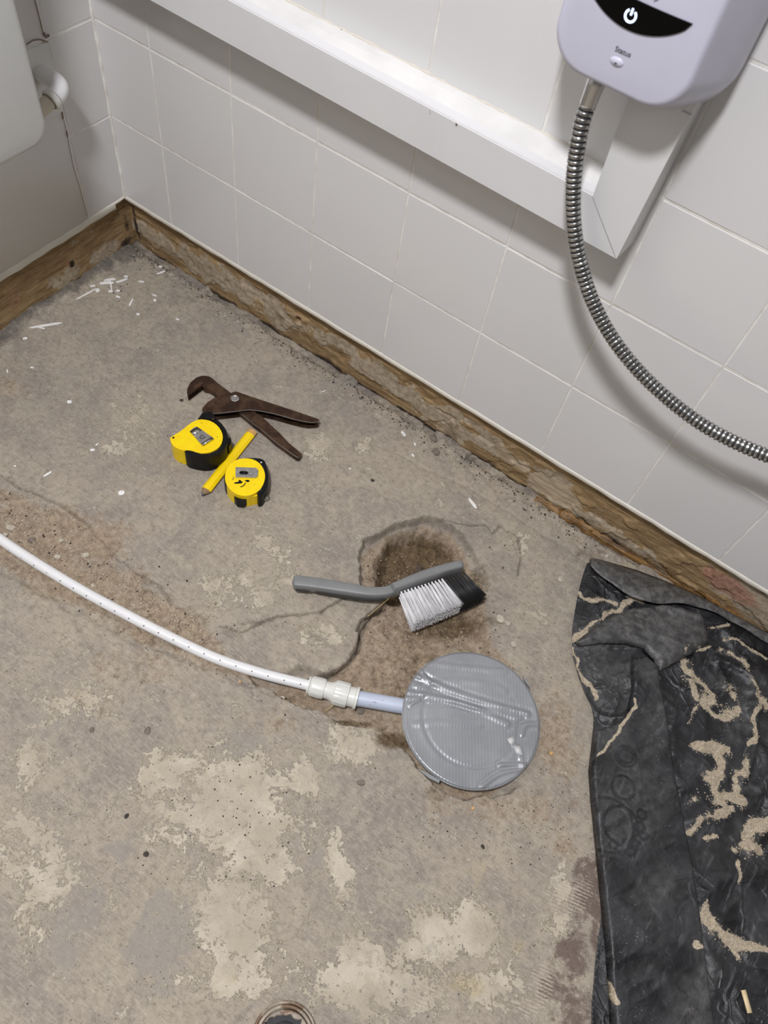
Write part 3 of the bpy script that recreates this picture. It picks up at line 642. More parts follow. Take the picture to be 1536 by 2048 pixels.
lo = [(xi, -TD, zi + .0002), (xb + .0003, -TD, zb(xb)), (.8555, 0, zb(xb) + .0), (xi, 0, zi)]
hi = [(.7985, -TD, .705), (.8615, -TD, .705), (.8605, 0, .705), (.7985, 0, .705)]
hexa(bm, [lo[0], lo[1], lo[2], lo[3], hi[0], hi[1], hi[2], hi[3]]); bev(bm, .0010, 2); P(tag(bm_obj('upright_run', bm, M_pvc, smooth=False), 'short upright length below the heater'), t)
# lid lip on top of the level run, back sealant, mitre joint line
bm = bmesh.new(); hexa(bm, [(xa, -TD + .0015, zt(xa) - .001), (xi - .002, -TD + .0015, zi - .001), (xi - .002, -TD + .0045, zi - .001), (xa, -TD + .0045, zt(xa) - .001), (xa, -TD + .0015, zt(xa) + .0012), (xi - .002, -TD + .0015, zi + .0012), (xi - .002, -TD + .0045, zi + .0013), (xa, -TD + .0045, zt(xa) + .0013)])
bev(bm, .0004, 1); P(bm_obj('lid_lip', bm, M_pvc, smooth=False), t)
bm = bmesh.new(); hexa(bm, [(xa, -TD + .0062, zt(xa) - .002), (xi - .001, -TD + .0062, zi - .002), (xi - .001, -.001, .5605), (xa, -.001, .565), (xa, -TD + .0062, zt(xa) + .0009), (xi - .001, -TD + .0062, zi + .0009), (xi - .001, -.001, .5640), (xa, -.001, .5685)])
P(tag(bm_obj('top_face', bm, M_pvctop, smooth=False), 'dusty top of the trunking with brown specks'), t)
bm = bmesh.new(); sweep(bm, [(x, -.001, .5688 - .0056 * x / .80 + .0006 * math.sin(x * 70)) for x in np.arange(0, .798, .006)], lambda i: .0018 + .0005 * math.sin(i * 1.9), 8)
P(tag(bm_obj('sealant', bm, M_seal), 'cream sealant bead'), t)
M_joint = plain('grey_joint_line', (.33, .33, .32), .7)
bm = bmesh.new(); sweep(bm, [(xi + .0002, -TD - .0000, zi - .001), (xi + .013, -TD - .0001, zi - .0145), (xb - .0015, -TD - .0001, zb(xb) + .0015)], .00035, 6); P(bm_obj('mitre_joint', bm, M_joint), t)
bm = bmesh.new(); box(bm, (.851, -.0405, .664), (.8606, -.0440 - .0016, .6705)); bev(bm, .0015, 2); P(tag(bm_obj('white_block', bm, M_pvc, smooth=False), 'small white block under the heater'), t)  # white block added for the pale spot below the heater
M_speck = plain('brown_speck', (.16, .09, .06), .9)
bm = bmesh.new()
for (u, v, r) in ((794, 176, .0013), (914, 242, .0015), (897, 180, .0009), (984, 254, .0012), (1164, 378, .002), (592, 22, .0013), (980, 212, .0008), (1057, 276, .0008), (702, 60, .0007), (860, 216, .0007), (1190, 350, .0012)):
    h = hit(u, v, 2, .5590); z = zt(h[0]) + .0011 + (h[1] + TD) / TD * .006
    bmesh.ops.create_icosphere(bm, subdivisions=1, radius=r, matrix=Matrix.Translation((h[0], min(h[1], -.003), z - .001)) @ Matrix.Diagonal((1, 1, .45, 1)))
o = bm_obj('speck', bm, M_speck); P(o, t); o['kind'] = 'stuff'

# ------------------------------------------------------------------ shower heater
hx0, hx1, hzb, hzt, HD = .7295, .8545, .6855, .93, .090
t = thing('shower_heater', 'white wall-mounted electric shower heater with a lit power symbol on a black display', 'heater', (.79, 0, .68))
def rr_outline(x0, x1, z0, z1, r, n=10, bow=0.0):
    pts = []
    for cx, cz, a0 in ((x1 - r, z0 + r, -90), (x1 - r, z1 - r, 0), (x0 + r, z1 - r, 90), (x0 + r, z0 + r, 180)):
        for k in range(n + 1):
            a = math.radians(a0 + 90 * k / n); pts.append((cx + r * math.cos(a), cz + r * math.sin(a)))
    return pts
bm = bmesh.new(); lv = []
prof = [(0.0, -.0215, -.018), (-.010, -.0235, -.0195), (-.030, -.0225, -.018), (-.055, -.015, -.013), (-.078, -.0065, -.006), (-.0865, -.0035, -.003), (-.0895, -.0018, -.0014), (-.0905, .0018, .0022)]
for y, ix, iz in prof:
    o_ = rr_outline(hx0 + ix, hx1 - ix, hzb + iz, hzt - iz, .034 - ix * .35)
    lv.append([bm.verts.new((x, y, z)) for x, z in o_])
n = len(lv[0])
for a, b in zip(lv[:-1], lv[1:]):
    for k in range(n): bm.faces.new((a[k], a[(k + 1) % n], b[(k + 1) % n], b[k]))
bm.faces.new(lv[-1]); bm.faces.new(lv[0][::-1])
P(bm_obj('housing', bm, M_heater, angle=1.0), t)
FY = -.0905
def hw(u, v): return WX(u, v, FY - .0005)
# display: lens shaped black window
tl = (.7425, .7605); trr = (.8385, .7575)
pts = []
N = 28
for k in range(N + 1):
    s = k / N; x = tl[0] + (trr[0] - tl[0]) * s; pts.append((x, .7575 + .0016 * (1 - s) - .0026 * math.sin(math.pi * s) * -0 - .0015 * math.sin(math.pi * s)))
for k in range(1, N):
    s = 1 - k / N; x = tl[0] + (trr[0] - tl[0]) * s; pts.append((x, .7575 - .0235 * (math.sin(math.pi * s) ** .62) - .000))
bm = bmesh.new(); prism(bm, pts, 0, .0012); bmesh.ops.transform(bm, matrix=Matrix(((1, 0, 0, 0), (0, 0, -1, FY), (0, 1, 0, 0), (0, 0, 0, 1))), verts=bm.verts)
t_ = M_black.node_tree.nodes['Principled BSDF'].inputs['Specular IOR Level']; t_.default_value = .12
disp = P(tag(bm_obj('display', bm, M_black, smooth=False), 'black lens-shaped display window'), t)
cx, cz = hw(1262, 31); R_ = .0046
bm = bmesh.new(); arc = [(cx + R_ * math.sin(a), FY - .0014, cz + R_ * math.cos(a)) for a in np.linspace(.62, 2 * math.pi - .62, 30)]
sweep(bm, arc, .0009, 8); sweep(bm, [(cx, FY - .0014, cz + R_ * .15), (cx, FY - .0014, cz + R_ * 1.25)], .00085, 8)
so = bm_obj('power_symbol', bm, M_led); so.parent = disp; so.matrix_parent_inverse = disp.matrix_world.inverted() if False else Matrix.Identity(4)
RW = Matrix(((1, 0, 0, 0), (0, 0, -1, 0), (0, 1, 0, 0), (0, 0, 0, 1)))
sx, sz = hw(1246, 104)
text_mesh('status_lettering', 'Status', .0062, .00008, M_greyt, Matrix.Translation((sx, FY - .0004, sz)) @ Matrix.Rotation(-.02, 4, 'Y') @ RW, t, .00006)
text_mesh('button_lettering', 'Start/Stop', .0068, .00008, M_greyt, Matrix.Translation((.7915, FY - .0004, .7640)) @ RW, t, .00006)
bx, bz = hw(1233, 124); bm = bmesh.new()
bmesh.ops.create_uvsphere(bm, u_segments=24, v_segments=12, radius=1, matrix=Matrix.Translation((bx, FY + .0006, bz)) @ Matrix.Diagonal((.0068, .0026, .0040, 1)))
lens = P(tag(bm_obj('status_lens', bm, M_heater), 'small raised status lamp lens'), t)
bm = bmesh.new(); bmesh.ops.create_uvsphere(bm, u_segments=12, v_segments=8, radius=1, matrix=Matrix.Translation((bx, FY - .0019, bz - .0006)) @ Matrix.Diagonal((.0016, .0005, .0009, 1)))
P(bm_obj('lamp_dot', bm, M_greyt), t)
# underside: vent slots and screw
bm = bmesh.new()
for x0, x1 in ((.785, .800), (.8025, .814)): box(bm, (x0, -.062, hzb - .0150), (x1, -.058, hzb - .0105))
P(bm_obj('bottom_seam', bm, M_greyt, smooth=False), t)
bm = bmesh.new(); bmesh.ops.create_cone(bm, segments=16, radius1=.0028, radius2=.0028, depth=.004, cap_ends=True, matrix=Matrix.Translation((.8205, -.060, hzb - .0125))); P(bm_obj('screw', bm, M_greyt), t)

# ------------------------------------------------------------------ hose
hp = [(1196, 155, .056), (1186, 180, .057), (1176, 208, .058), (1163, 250, .061), (1151, 320, .064), (1146, 390, .066), (1149, 460, .067), (1160, 525, .067), (1178, 585, .066), (1205, 643, .065), (1240, 697, .065), (1285, 750, .065), (1340, 801, .065), (1400, 846, .065), (1465, 882, .065), (1536, 912, .065), (1620, 940, .068), (1720, 955, .07), (1830, 950, .07)]
pth = [hit(u, v, 1, -d) for u, v, d in hp]
t = thing('shower_hose', 'ribbed metal shower hose looping down from the heater across the tiles', 'hose', tuple(pth[2]))
fine = resample(catmull(pth[2:], 24), .00046)
PITCH = .0058; RH = .0083
def hr(i):
    s = (i * .00046 / PITCH) % 1.0
    return RH if .08 < s < .58 else (RH * .83 if .66 < s < 1.0 else RH * .92)
bm = bmesh.new(); sweep(bm, fine, hr, 22); o = bm_obj('ribbed_hose', bm, M_hose, angle=3.2)
o.data.materials.append(M_hosedark)
ar = np.zeros(len(o.data.polygons), int); npoly = (len(fine) - 1) * 22
idx = np.arange(npoly) // 22; s_ = (idx * .00046 / PITCH) % 1.0; ar[:npoly] = ((s_ > .63) & (s_ < .99)).astype(int)
o.data.polygons.foreach_set('material_index', ar.astype(np.int32)); P(o, t)
a = Vector(pth[2]); b = Vector(pth[0]); d = (b - a)
bm = bmesh.new(); lathe_axis(bm, a - d * .04, d, [(0, .0070), (.001, .0082), (.004, .0084), (.014, .0086), (.020, .0092), (.032, .0092), (.034, .008)], 32, (.015, .033))
P(tag(bm_obj('hose_nut', bm, M_chrome, angle=.6), 'smooth chrome nut at the heater'), t)

# ------------------------------------------------------------------ cistern on the left wall, with its pipe
t = thing('cistern', 'white plastic cistern with rounded lower corner, cut by the left edge', 'cistern', (.0, -.35, .345))
bm = bmesh.new(); lv = []
M_cis = plain('white_cistern_plastic', (.66, .67, .655), .35, 0, .01)
prof = [(0.0016, .034, .040), (.03, .024, .030), (.060, .014, .017), (.085, .004, .004), (.093, .0, .0), (.0975, .003, .003), (.1, .009, .009)]
for x, iy, iz in prof:
    o_ = rr_outline(-.62 + iy, -.186 - iy, .348 + iz, .80 - iz, .024)
    lv.append([bm.verts.new((x, y, z)) for y, z in o_])
n = len(lv[0])
for a_, b_ in zip(lv[:-1], lv[1:]):
    for k in range(n): bm.faces.new((a_[k], a_[(k + 1) % n], b_[(k + 1) % n], b_[k]))
bm.faces.new(lv[-1]); bm.faces.new(lv[0])
P(bm_obj('tank', bm, M_cis, angle=1.2), t)
t = thing('overflow_pipe', 'short bent white pipe between the wall and the cistern', 'pipe', (0, -.1086, .370))
W = hit(82, 146, 0, 0.0)
pth2 = [(.001, W[1], W[2]), (.015, W[1], W[2]), (.030, W[1] - .0005, W[2]), (.0405, W[1] - .004, W[2] - .0015), (.0455, W[1] - .012, W[2] - .004), (.0465, W[1] - .020, W[2] - .0065)]
bm = bmesh.new(); sweep(bm, catmull(pth2, 8), .0128, 24); P(bm_obj('elbow', bm, M_pipe), t)
e = Vector(pth2[-1]); d = Vector((0, -1, -.28)).normalized()
bm = bmesh.new(); lathe_axis(bm, e, d, [(0, .0128), (.001, .0140), (.008, .0146), (.0095, .0130)], 28); P(tag(bm_obj('socket_collar', bm, M_fit), 'wider rim of the elbow'), t)
bm = bmesh.new(); lathe_axis(bm, e + d * .009, d, [(0, .0116), (.002, .0118)], 28); P(bm_obj('seal_ring', bm, M_seam), t)
bm = bmesh.new(); lathe_axis(bm, e + d * .010, d, [(0, .0104), (.055, .0104)], 28); P(tag(bm_obj('straight_pipe', bm, plain('aged_cream_plastic', sr(200, 192, 174), .4)), 'cream straight end going behind the cistern'), t)

# ------------------------------------------------------------------ white pipe, coupling, blue pipe
zc = [.010, .009, .008, .006, .005, .003, .000, -.003, -.0045]
cen = [hit(u, v, 2, z) for (u, v), z in zip(PIPE_PX, zc)]
t = thing('white_water_pipe', 'thin white plastic pipe with grey dots curving across the broken floor', 'pipe', tuple(cen[4]))
pc = catmull(cen, 14); bm = bmesh.new(); sweep(bm, pc, .0074, 28); P(bm_obj('pipe_wall', bm, M_pipe), t)
pr = resample(pc, .001); Ld = len(pr); bm = bmesh.new(); k = 16
for i in [hit(*q, 2, .0085) for q in ((20, 1098), (45, 1114), (70, 1129), (95, 1145), (121, 1161), (147, 1176), (173, 1191), (201, 1207), (229, 1222), (257, 1237), (287, 1251), (316, 1265), (346, 1279), (377, 1292), (408, 1305), (440, 1318), (471, 1330), (503, 1341), (535, 1351), (567, 1361), (600, 1370))]:
    q = pr[np.argmin(np.hypot(pr[:, 0] - i[0], pr[:, 1] - i[1]))]
    v = Vector(i) - Vector(q); v = (v if v.length > 1e-6 else Vector((0, 0, 1))).normalized()
    v = (v * .5 + (Vector(CC) - Vector(q)).normalized() * .5 + Vector((0, -.12, 0))).normalized()
    rot = v.to_track_quat('Z', 'Y').to_matrix().to_4x4()
    bmesh.ops.create_cone(bm, segments=10, radius1=.0011, radius2=.0010, depth=.0004, cap_ends=True, matrix=Matrix.Translation(Vector(q) + v * .0075) @ rot)
o = bm_obj('printed_dots', bm, M_dot, smooth=False); P(o, t); o['kind'] = 'stuff'
# coupling
c0 = Vector(hit(616, 1370, 2, -.0045)); c1 = Vector(hit(716, 1397, 2, -.0045)); d = (c1 - c0); Lc = d.length; d.normalize()
t = thing('reducing_coupling', 'white ribbed push-fit coupling joining the thin white pipe to the blue one', 'pipe fitting', tuple(c0))
k = Lc / .070
sc = lambda pr_: [(a_ * k, r_) for a_, r_ in pr_]
bm = bmesh.new(); lathe_axis(bm, c0, d, sc([(0, .0125), (.0025, .0128), (.003, .0105)]), 32); P(bm_obj('collet', bm, M_fit, angle=.6), t)
bm = bmesh.new(); lathe_axis(bm, c0, d, sc([(.003, .0128), (.006, .0142), (.018, .0146), (.023, .0138), (.0235, .0125)]), 48, (.006 * k, .019 * k)); P(tag(bm_obj('small_cap', bm, M_fit, angle=.35), 'narrower ribbed screw cap'), t)
bm = bmesh.new(); lathe_axis(bm, c0, d, sc([(.022, .0118), (.030, .0122), (.036, .0150), (.044, .0155)]), 36); P(bm_obj('body', bm, M_fit, angle=.6), t)
bm = bmesh.new(); lathe_axis(bm, c0, d, sc([(.036, .0160), (.038, .0172), (.050, .0176), (.056, .0170), (.0565, .0150)]), 56, (.037 * k, .053 * k)); P(tag(bm_obj('large_cap', bm, M_fit, angle=.35), 'wider ribbed screw cap'), t)
bm = bmesh.new(); lathe_axis(bm, c0, d, sc([(.056, .0140), (.065, .0140), (.066, .0160), (.0695, .0160), (.070, .0130)]), 36); P(bm_obj('collet', bm, M_fit, angle=.6), t)
t = thing('blue_grey_pipe', 'wider pale blue-grey pipe going from the coupling under the taped disc', 'pipe', tuple(c1))
b1 = Vector(hit(815, 1414, 2, -.0045)); b1 = b1 + (b1 - c1).normalized() * .02
bm = bmesh.new(); sweep(bm, [c1 - d * .004, c1.lerp(b1, .5), b1], .0108, 32); pb = P(bm_obj('pipe_wall', bm, M_bluepipe), t)
dd = (b1 - c1).normalized(); q = c1 + dd * .021
up = ((Vector(CC) - q).normalized()); up = (up - dd * up.dot(dd)).normalized(); sd_ = dd.cross(up)
mw = Matrix(((dd.x, -sd_.x * -1, up.x, 0), (dd.y, -sd_.y * -1, up.y, 0), (dd.z, -sd_.z * -1, up.z, 0), (0, 0, 0, 1)))
bm = bmesh.new()
for (a_, b_, l_) in ((0.0, 0.0012, .0016), (.002, .0006, .001), (.0034, .0012, .0014), (.012, -.003, .0012), (-.004, .005, .0008)):
    bmesh.ops.create_cube(bm, size=1, matrix=Matrix.Translation(q + dd * a_ + up * .01085 * math.cos(b_ / .0108) + sd_ * b_) @ mw @ Matrix.Diagonal((l_, .0008, .0003, 1)))
o = bm_obj('faint_print', bm, M_dot, smooth=False); P(o, t); o['kind'] = 'stuff'

# ------------------------------------------------------------------ taped disc
ZD = .014
ang = np.linspace(0, 2 * math.pi, 96, endpoint=False)
ctr = np.array(F(943.5, 1435, ZD)); ex = (np.array(F(1080.5, 1437, ZD)) - np.array(F(806, 1418, ZD))) / 2; RD = .5 * (np.linalg.norm(ex) + np.linalg.norm(np.array(F(955, 1574, ZD)) - np.array(F(932, 1297, ZD))) / 2)
disc = [(ctr[0] + RD * math.cos(a_) * (1 + .004 * math.sin(a_ * 7)), ctr[1] + RD * math.sin(a_) * (1 + .004 * math.sin(a_ * 5 + 1))) for a_ in ang]
WR = [([(835, 1352), (870, 1368), (920, 1388), (980, 1408), (1055, 1428)], .0020, .0030), ([(815, 1385), (880, 1395), (940, 1412), (1000, 1424), (1040, 1436)], .0016, .0026),
      ([(835, 1372), (900, 1362), (960, 1366), (1010, 1380)], .0008, .0034), ([(830, 1448), (890, 1444), (960, 1452)], .0007, .003), ([(858, 1400), (900, 1402), (940, 1412), (1015, 1448)], .0013, .003),
      ([(1045, 1450), (1044, 1468), (1052, 1450), (1078, 1447)], .0012, .0024), ([(1000, 1530), (1046, 1529), (1052, 1532)], .0018, .002), ([(965, 1572), (1000, 1548), (1050, 1536)], .0014, .0022),
      ([(1030, 1490), (1040, 1505), (1045, 1530)], .0009, .003), ([(812, 1395), (838, 1398), (820, 1410)], .0016, .002), ([(850, 1325), (930, 1335), (1010, 1342)], .0007, .003), ([(838, 1335), (848, 1350), (860, 1362)], .0012, .0018)]
WR = [(catmull(FP(p, ZD), 5), h, wd) for p, h, wd in WR]
def zdisc(x, y):
    z = np.full(x.shape, ZD) + (fbm(x, y, 20, 3, 77) - .5) * .0014
    for p, h, wd in WR: q = seg_dist(x, y, p); z += h * .85 * np.exp(-(q / (wd * 1.15)) ** 2) * (.4 + 1.1 * fbm(x, y, 45, 2, 78)) - h * .4 * np.exp(-((q - wd * 2.3) / wd) ** 2)
    r = np.hypot(x - ctr[0], y - ctr[1]) / RD; z += (-.0008 * np.exp(-((r - .70) / .03) ** 2) + .0004 * np.exp(-((r - .76) / .04) ** 2)) * (.25 + .75 * sstep(.1, -.6, (y - ctr[1]) / RD)); z -= .0022 * sstep(.965, 1.0, r); return z
t = thing('taped_disc', 'round disc wrapped in creased silver duct tape lying over the pipe end', 'disc', (ctr[0], ctr[1], ZD))
o = clip_grid('taped_face', disc, .0011, zdisc, M_duct); P(o, t)
bm = bmesh.new(); prism(bm, [(ctr[0] + (x - ctr[0]) * .994, ctr[1] + (y - ctr[1]) * .994) for x, y in disc], ZD - .0075, ZD - .0030); bev(bm, .0008, 2); P(bm_obj('plate', bm, M_duct), t)
bm = bmesh.new(); lathe_axis(bm, (ctr[0], ctr[1], -.016), (0, 0, 1), [(0, RD * .66), (.0225, RD * .70)], 48); P(bm_obj('neck', bm, M_duct), t)
for pl in ([(1014, 1478), (1026, 1473), (1030, 1482), (1022, 1491)], [(1027, 1493), (1040, 1492), (1046, 1512), (1033, 1507)], [(835, 1538), (850, 1543), (880, 1560), (878, 1566), (858, 1556)], [(1046, 1350), (1054, 1362), (1060, 1376), (1050, 1362)]):
    bm = bmesh.new(); pz = FP(pl, ZD + .002); cxy = np.mean(pz, 0); prism(bm, pz, ZD + .0004, ZD + .0022); 
    for v in bm.verts: v.co.z += random.uniform(-.0006, .0008)
    bev(bm, .0004, 1); P(tag(bm_obj('torn_flap', bm, (M_duct if pl[0][0] in (835, 1046) else plain('pale_tape_backing', (.6, .6, .6), .3))), 'pale torn scrap of tape' if pl[0][0] in (1014, 1027) else 'tape end folded over the rim'), t)

# ------------------------------------------------------------------ hand brush
t = thing('hand_brush', 'grey hand brush with white and black bristles lying over the broken pit', 'brush', tuple(hit(780, 1190, 2, .02)))
ZH = .022
cl = [(584, 1165), (600, 1166), (640, 1171), (690, 1179), (735, 1186), (765, 1186), (790, 1179), (830, 1163), (880, 1146), (915, 1137), (929, 1137)]
zh = [.021, .021, .021, .0215, .022, .022, .0225, .023, .024, .025, .025]
cc = catmull([hit(u, v, 2, z) for (u, v), z in zip(cl, zh)], 8); cc = resample(cc, .0025)
n = len(cc); bm = bmesh.new(); prev = None
i_head = int(np.argmin([np.linalg.norm(q - hit(785, 1180, 2, .0225)) for q in cc]))
for i, q in enumerate(cc):
    tdir = Vector(cc[min(i + 1, n - 1)] - cc[max(i - 1, 0)]).normalized(); sdv = Vector((0, 0, 1)).cross(tdir).normalized(); upv = tdir.cross(sdv)
    s = i / (n - 1); endr = min(1, math.sqrt(max(0, 1 - (1 - min(i / 3.2, 1)) ** 2)) + .12) * min(1, math.sqrt(max(0, 1 - (1 - min((n - 1 - i) / 4, 1)) ** 2)) + .1)
    if i < i_head:
        hw_ = (.0090 - .0016 * sstep(.1, .5, np.array(s)).item()) * endr; hh = .0088 * endr
    else: hw_ = (.0062 + .0012 * math.sin(math.pi * (i - i_head) / (n - i_head))) * endr; hh = .016 * endr
    ring = []
    for k in range(16):
        a_ = 2 * math.pi * k / 16; ca, sa = math.cos(a_), math.sin(a_); pw = .36
        ring.append(bm.verts.new(Vector(q) + sdv * hw_ * math.copysign(abs(ca) ** pw, ca) + upv * hh * math.copysign(abs(sa) ** pw, sa)))
    if prev:
        for k in range(16): bm.faces.new((prev[k], prev[(k + 1) % 16], ring[(k + 1) % 16], ring[k]))
    else: bm.faces.new(ring[::-1])
    prev = ring
bm.faces.new(prev); P(tag(bm_obj('handle', bm, M_grey, angle=.8), 'grey plastic handle and head bar'), t)
# dark strips laid on the near side, painting the shade of groove and hanging hole
def side_strip(name, i0, i1, off, h, z0, mat, dep=.0012):
    bm = bmesh.new(); prev = None
    for i in range(i0, i1 + 1):
        q = Vector(cc[i]); tdir = Vector(cc[min(i + 1, n - 1)] - cc[max(i - 1, 0)]).normalized(); sdv = -Vector((0, 0, 1)).cross(tdir).normalized(); e_ = min(1, (i - i0) / 3 + .25, (i1 - i) / 4 + .2); hh = h * e_
        ring = [bm.verts.new(q + sdv * off_ + Vector((0, 0, z0 + zz))) for off_, zz in ((off - dep, -hh), (off, -hh), (off, hh), (off - dep, hh))]
        if prev:
            for k in range(4): bm.faces.new((prev[k], prev[(k + 1) % 4], ring[(k + 1) % 4], ring[k]))
        else: bm.faces.new(ring)
        prev = ring
    bm.faces.new(prev); P(bm_obj(name, bm, mat, smooth=False), t)
side_strip('groove', int(i_head * .24), int(i_head * .93), .0097, .0030, -.0046, M_greydark, .003)
side_strip('hanging_hole', 2, int(i_head * .2), .0101, .0030, -.0040, plain('hole_shadow_plastic', (.05, .05, .052), .6), .003)
# bristles
A0 = hit(797, 1190, 2, .018); A1 = hit(925, 1150, 2, .020); T0 = hit(826, 1254, 2, .014); T1 = hit(966, 1197, 2, .016)
def bristles(name, s0, s1, cols, mat, label):
    bm = bmesh.new()
    for c_ in range(cols):
        for r_ in range(3):
            s = s0 + (s1 - s0) * (c_ + .5) / cols; root = A0 + (A1 - A0) * s; tip = T0 + (T1 - T0) * s; root = root + np.array([0, 0, .009 - .009 * r_]); tip = tip + np.array([0, 0, .010 - .012 * r_]); 
            wv = (A1 - A0) / 20
            for k in range(46):
                a_ = random.uniform(0, 6.28); rr = math.sqrt(random.random()); ca, sa = rr * math.cos(a_), rr * math.sin(a_)
                b0 = Vector(root + wv * ca * .20 + np.array([0, 0, sa * .0016])); 
                spread = Vector(wv * (ca * .62 + random.gauss(0, .09)) + np.array([0, 0, sa * .0052 + random.gauss(0, .0007)]))
                b1_ = Vector(tip) + spread + (Vector(tip) - Vector(root)) * random.uniform(-.05, .04)
                mid_ = b0.lerp(b1_, .5) + Vector(wv * ca * -.06)
                r0 = .00042; sd1 = Vector(wv).normalized(); prev = None
                for q, r in ((b0, r0), (mid_, r0), (b1_, r0 * .8)):
                    ring = [bm.verts.new(q + sd1 * r * math.cos(x_) + Vector((0, 0, 1)) * r * math.sin(x_)) for x_ in (0, 2.1, 4.2)]
                    if prev:
                        for j in range(3): bm.faces.new((prev[j], prev[(j + 1) % 3], ring[(j + 1) % 3], ring[j]))
                    prev = ring
                bm.faces.new(prev)
    o = bm_obj(name, bm, mat, angle=3); P(tag(o, label, kind='stuff'), t)
bristles('white_bristles', 0.0, .68, 13, M_wbr, 'white bristle tufts')
bristles('black_bristles', .68, 1.02, 7, M_bbr, 'black bristle tufts at the head end')

# ------------------------------------------------------------------ yellow tape measures, pencil, pliers
def pxs(base, s, L): return [(base[0] + x / s, base[1] + y / s) for x, y in L]
def up_prism(name, pts, z0, z1, mat, root, bevw=.001, seg=2, label=None, sm=0, at=None, smooth=True):
    w_ = FP(smooth_poly(pts, sm) if sm else pts, at if at is not None else z1); bm = bmesh.new(); prism(bm, w_, z0, z1); bev(bm, bevw, seg, .35)
    o = bm_obj(name, bm, mat, smooth=smooth); P(o, root)
    if label: o['label'] = label
    return o
B = (330, 810); S = 6.678
t = thing('large_tape_measure', 'larger yellow tape measure with thick black rubber grip, beside the pliers jaw', 'tape measure', (*F(412, 905), 0))
Z1 = .0385
case = pxs(B, S, [(62, 440), (100, 415), (210, 350), (330, 250), (430, 195), (520, 192), (620, 215), (710, 280), (765, 370), (775, 450), (745, 540), (680, 600), (580, 640), (480, 645), (380, 615), (300, 600), (255, 610), (160, 580), (90, 525)])
up_prism('case', case, .001, Z1, M_yel, t, .0018, 3, 'yellow plastic case', 1)
grip = pxs(B, S, [(440, 185), (500, 105), (560, 92), (625, 95), (680, 185), (755, 245), (815, 330), (840, 420), (838, 500), (800, 585), (720, 650), (600, 695), (500, 700), (380, 680), (300, 655), (262, 620), (275, 605), (340, 605), (400, 630), (480, 655), (590, 650), (690, 608), (755, 545), (785, 450), (775, 370), (718, 275), (625, 208), (520, 184)])
up_prism('rubber_grip', grip, .0008, Z1 - .0008, M_rubber, t, .0012, 2, 'black rubber grip')
nose = pxs(B, S, [(500, 105), (560, 88), (625, 92), (690, 180), (640, 205), (560, 190), (510, 160)])
up_prism('blade_nose', nose, .002, Z1 + .0006, M_rubber, t, .001)
up_prism('blade_hook', pxs(B, S, [(612, 172), (650, 160), (665, 185), (640, 200)]), Z1 - .004, Z1 + .0012, M_rust, t, .0003)
up_prism('lock_button', pxs(B, S, [(838, 440), (878, 440), (888, 505), (850, 560), (838, 540)]), .010, Z1 - .010, M_rubber, t, .001, at=Z1 - .010)
rp = FP(pxs(B, S, [(500 + 235 * math.cos(a_), 450 + 190 * math.sin(a_)) for a_ in np.linspace(0, 6.283, 60)]), Z1)
bm = bmesh.new(); sweep(bm, [(x, y, Z1 - .0002) for x, y in rp], .0005, 6, False); P(bm_obj('moulded_ring', bm, M_yel), t)
up_prism('belt_clip', pxs(B, S, [(330, 350), (385, 300), (430, 288), (490, 330), (640, 435), (655, 450), (500, 535), (480, 520), (385, 410)]), Z1 + .0008, Z1 + .0026, M_steel, t, .0004, 1, 'bright steel belt clip', at=Z1 + .0026)
up_prism('clip_fold', pxs(B, S, [(330, 352), (430, 290), (492, 332), (388, 412)]), Z1 + .0020, Z1 + .0034, M_chrome, t, .0006, 2, at=Z1 + .0034)
up_prism('clip_fold', pxs(B, S, [(620, 428), (650, 448), (505, 540), (480, 515)]), Z1 + .0020, Z1 + .0034, M_chrome, t, .0006, 2, at=Z1 + .0034)
pa = np.array(F(*pxs(B, S, [(385, 410)])[0], Z1 + .003)); pb_ = np.array(F(*pxs(B, S, [(490, 332)])[0], Z1 + .003)); dv = pb_ - pa; an = math.atan2(dv[1], dv[0])
pg = F(*pxs(B, S, [(500, 430)])[0], Z1 + .003)
text_mesh('stamped_letter', 'G', .0115, .00015, M_greydark, Matrix.Translation((pg[0], pg[1], Z1 + .0027)) @ Matrix.Rotation(an - .15, 4, 'Z'), t)
for q in ((112, 437), (488, 240), (697, 427)):
    bm = bmesh.new(); c_ = F(*pxs(B, S, [q])[0], Z1); bmesh.ops.create_cone(bm, segments=14, radius1=.0019 if q[0] < 200 else .0007, radius2=.0016 if q[0] < 200 else .0006, depth=.001, cap_ends=True, matrix=Matrix.Translation((c_[0], c_[1], Z1 + .0001))); P(bm_obj('screw_hole', bm, M_rubber), t)
# small one
t = thing('small_tape_measure', 'smaller yellow tape measure with scratched face, right of the pencil', 'tape measure', (*F(495, 985), 0))
Z2 = .031
blk = pxs(B, S, [(1060, 708), (1180, 706), (1300, 718), (1345, 765), (1375, 900), (1382, 1000), (1362, 1130), (1330, 1165), (1300, 1225), (1240, 1235), (1225, 1150), (1050, 1150), (900, 1120), (822, 1075), (782, 1000), (800, 900), (860, 790)])
up_prism('rubber_frame', blk, .001, Z2 - .0022, M_rubber, t, .0015, 2, 'black frame', 1, at=Z2 - .0022)
yl = pxs(B, S, [(800, 930), (830, 830), (920, 742), (1050, 708), (1180, 722), (1275, 785), (1330, 880), (1340, 980), (1300, 1090), (1235, 1165), (1100, 1222), (960, 1200), (860, 1125), (800, 1020)])
up_prism('case', yl, .001, Z2, M_yel, t, .0022, 3, 'yellow plastic face', 2)
low = pxs(B, S, [(835, 1090), (950, 1190), (1100, 1222), (1235, 1170), (1232, 1215), (1100, 1235), (980, 1225), (880, 1170)])
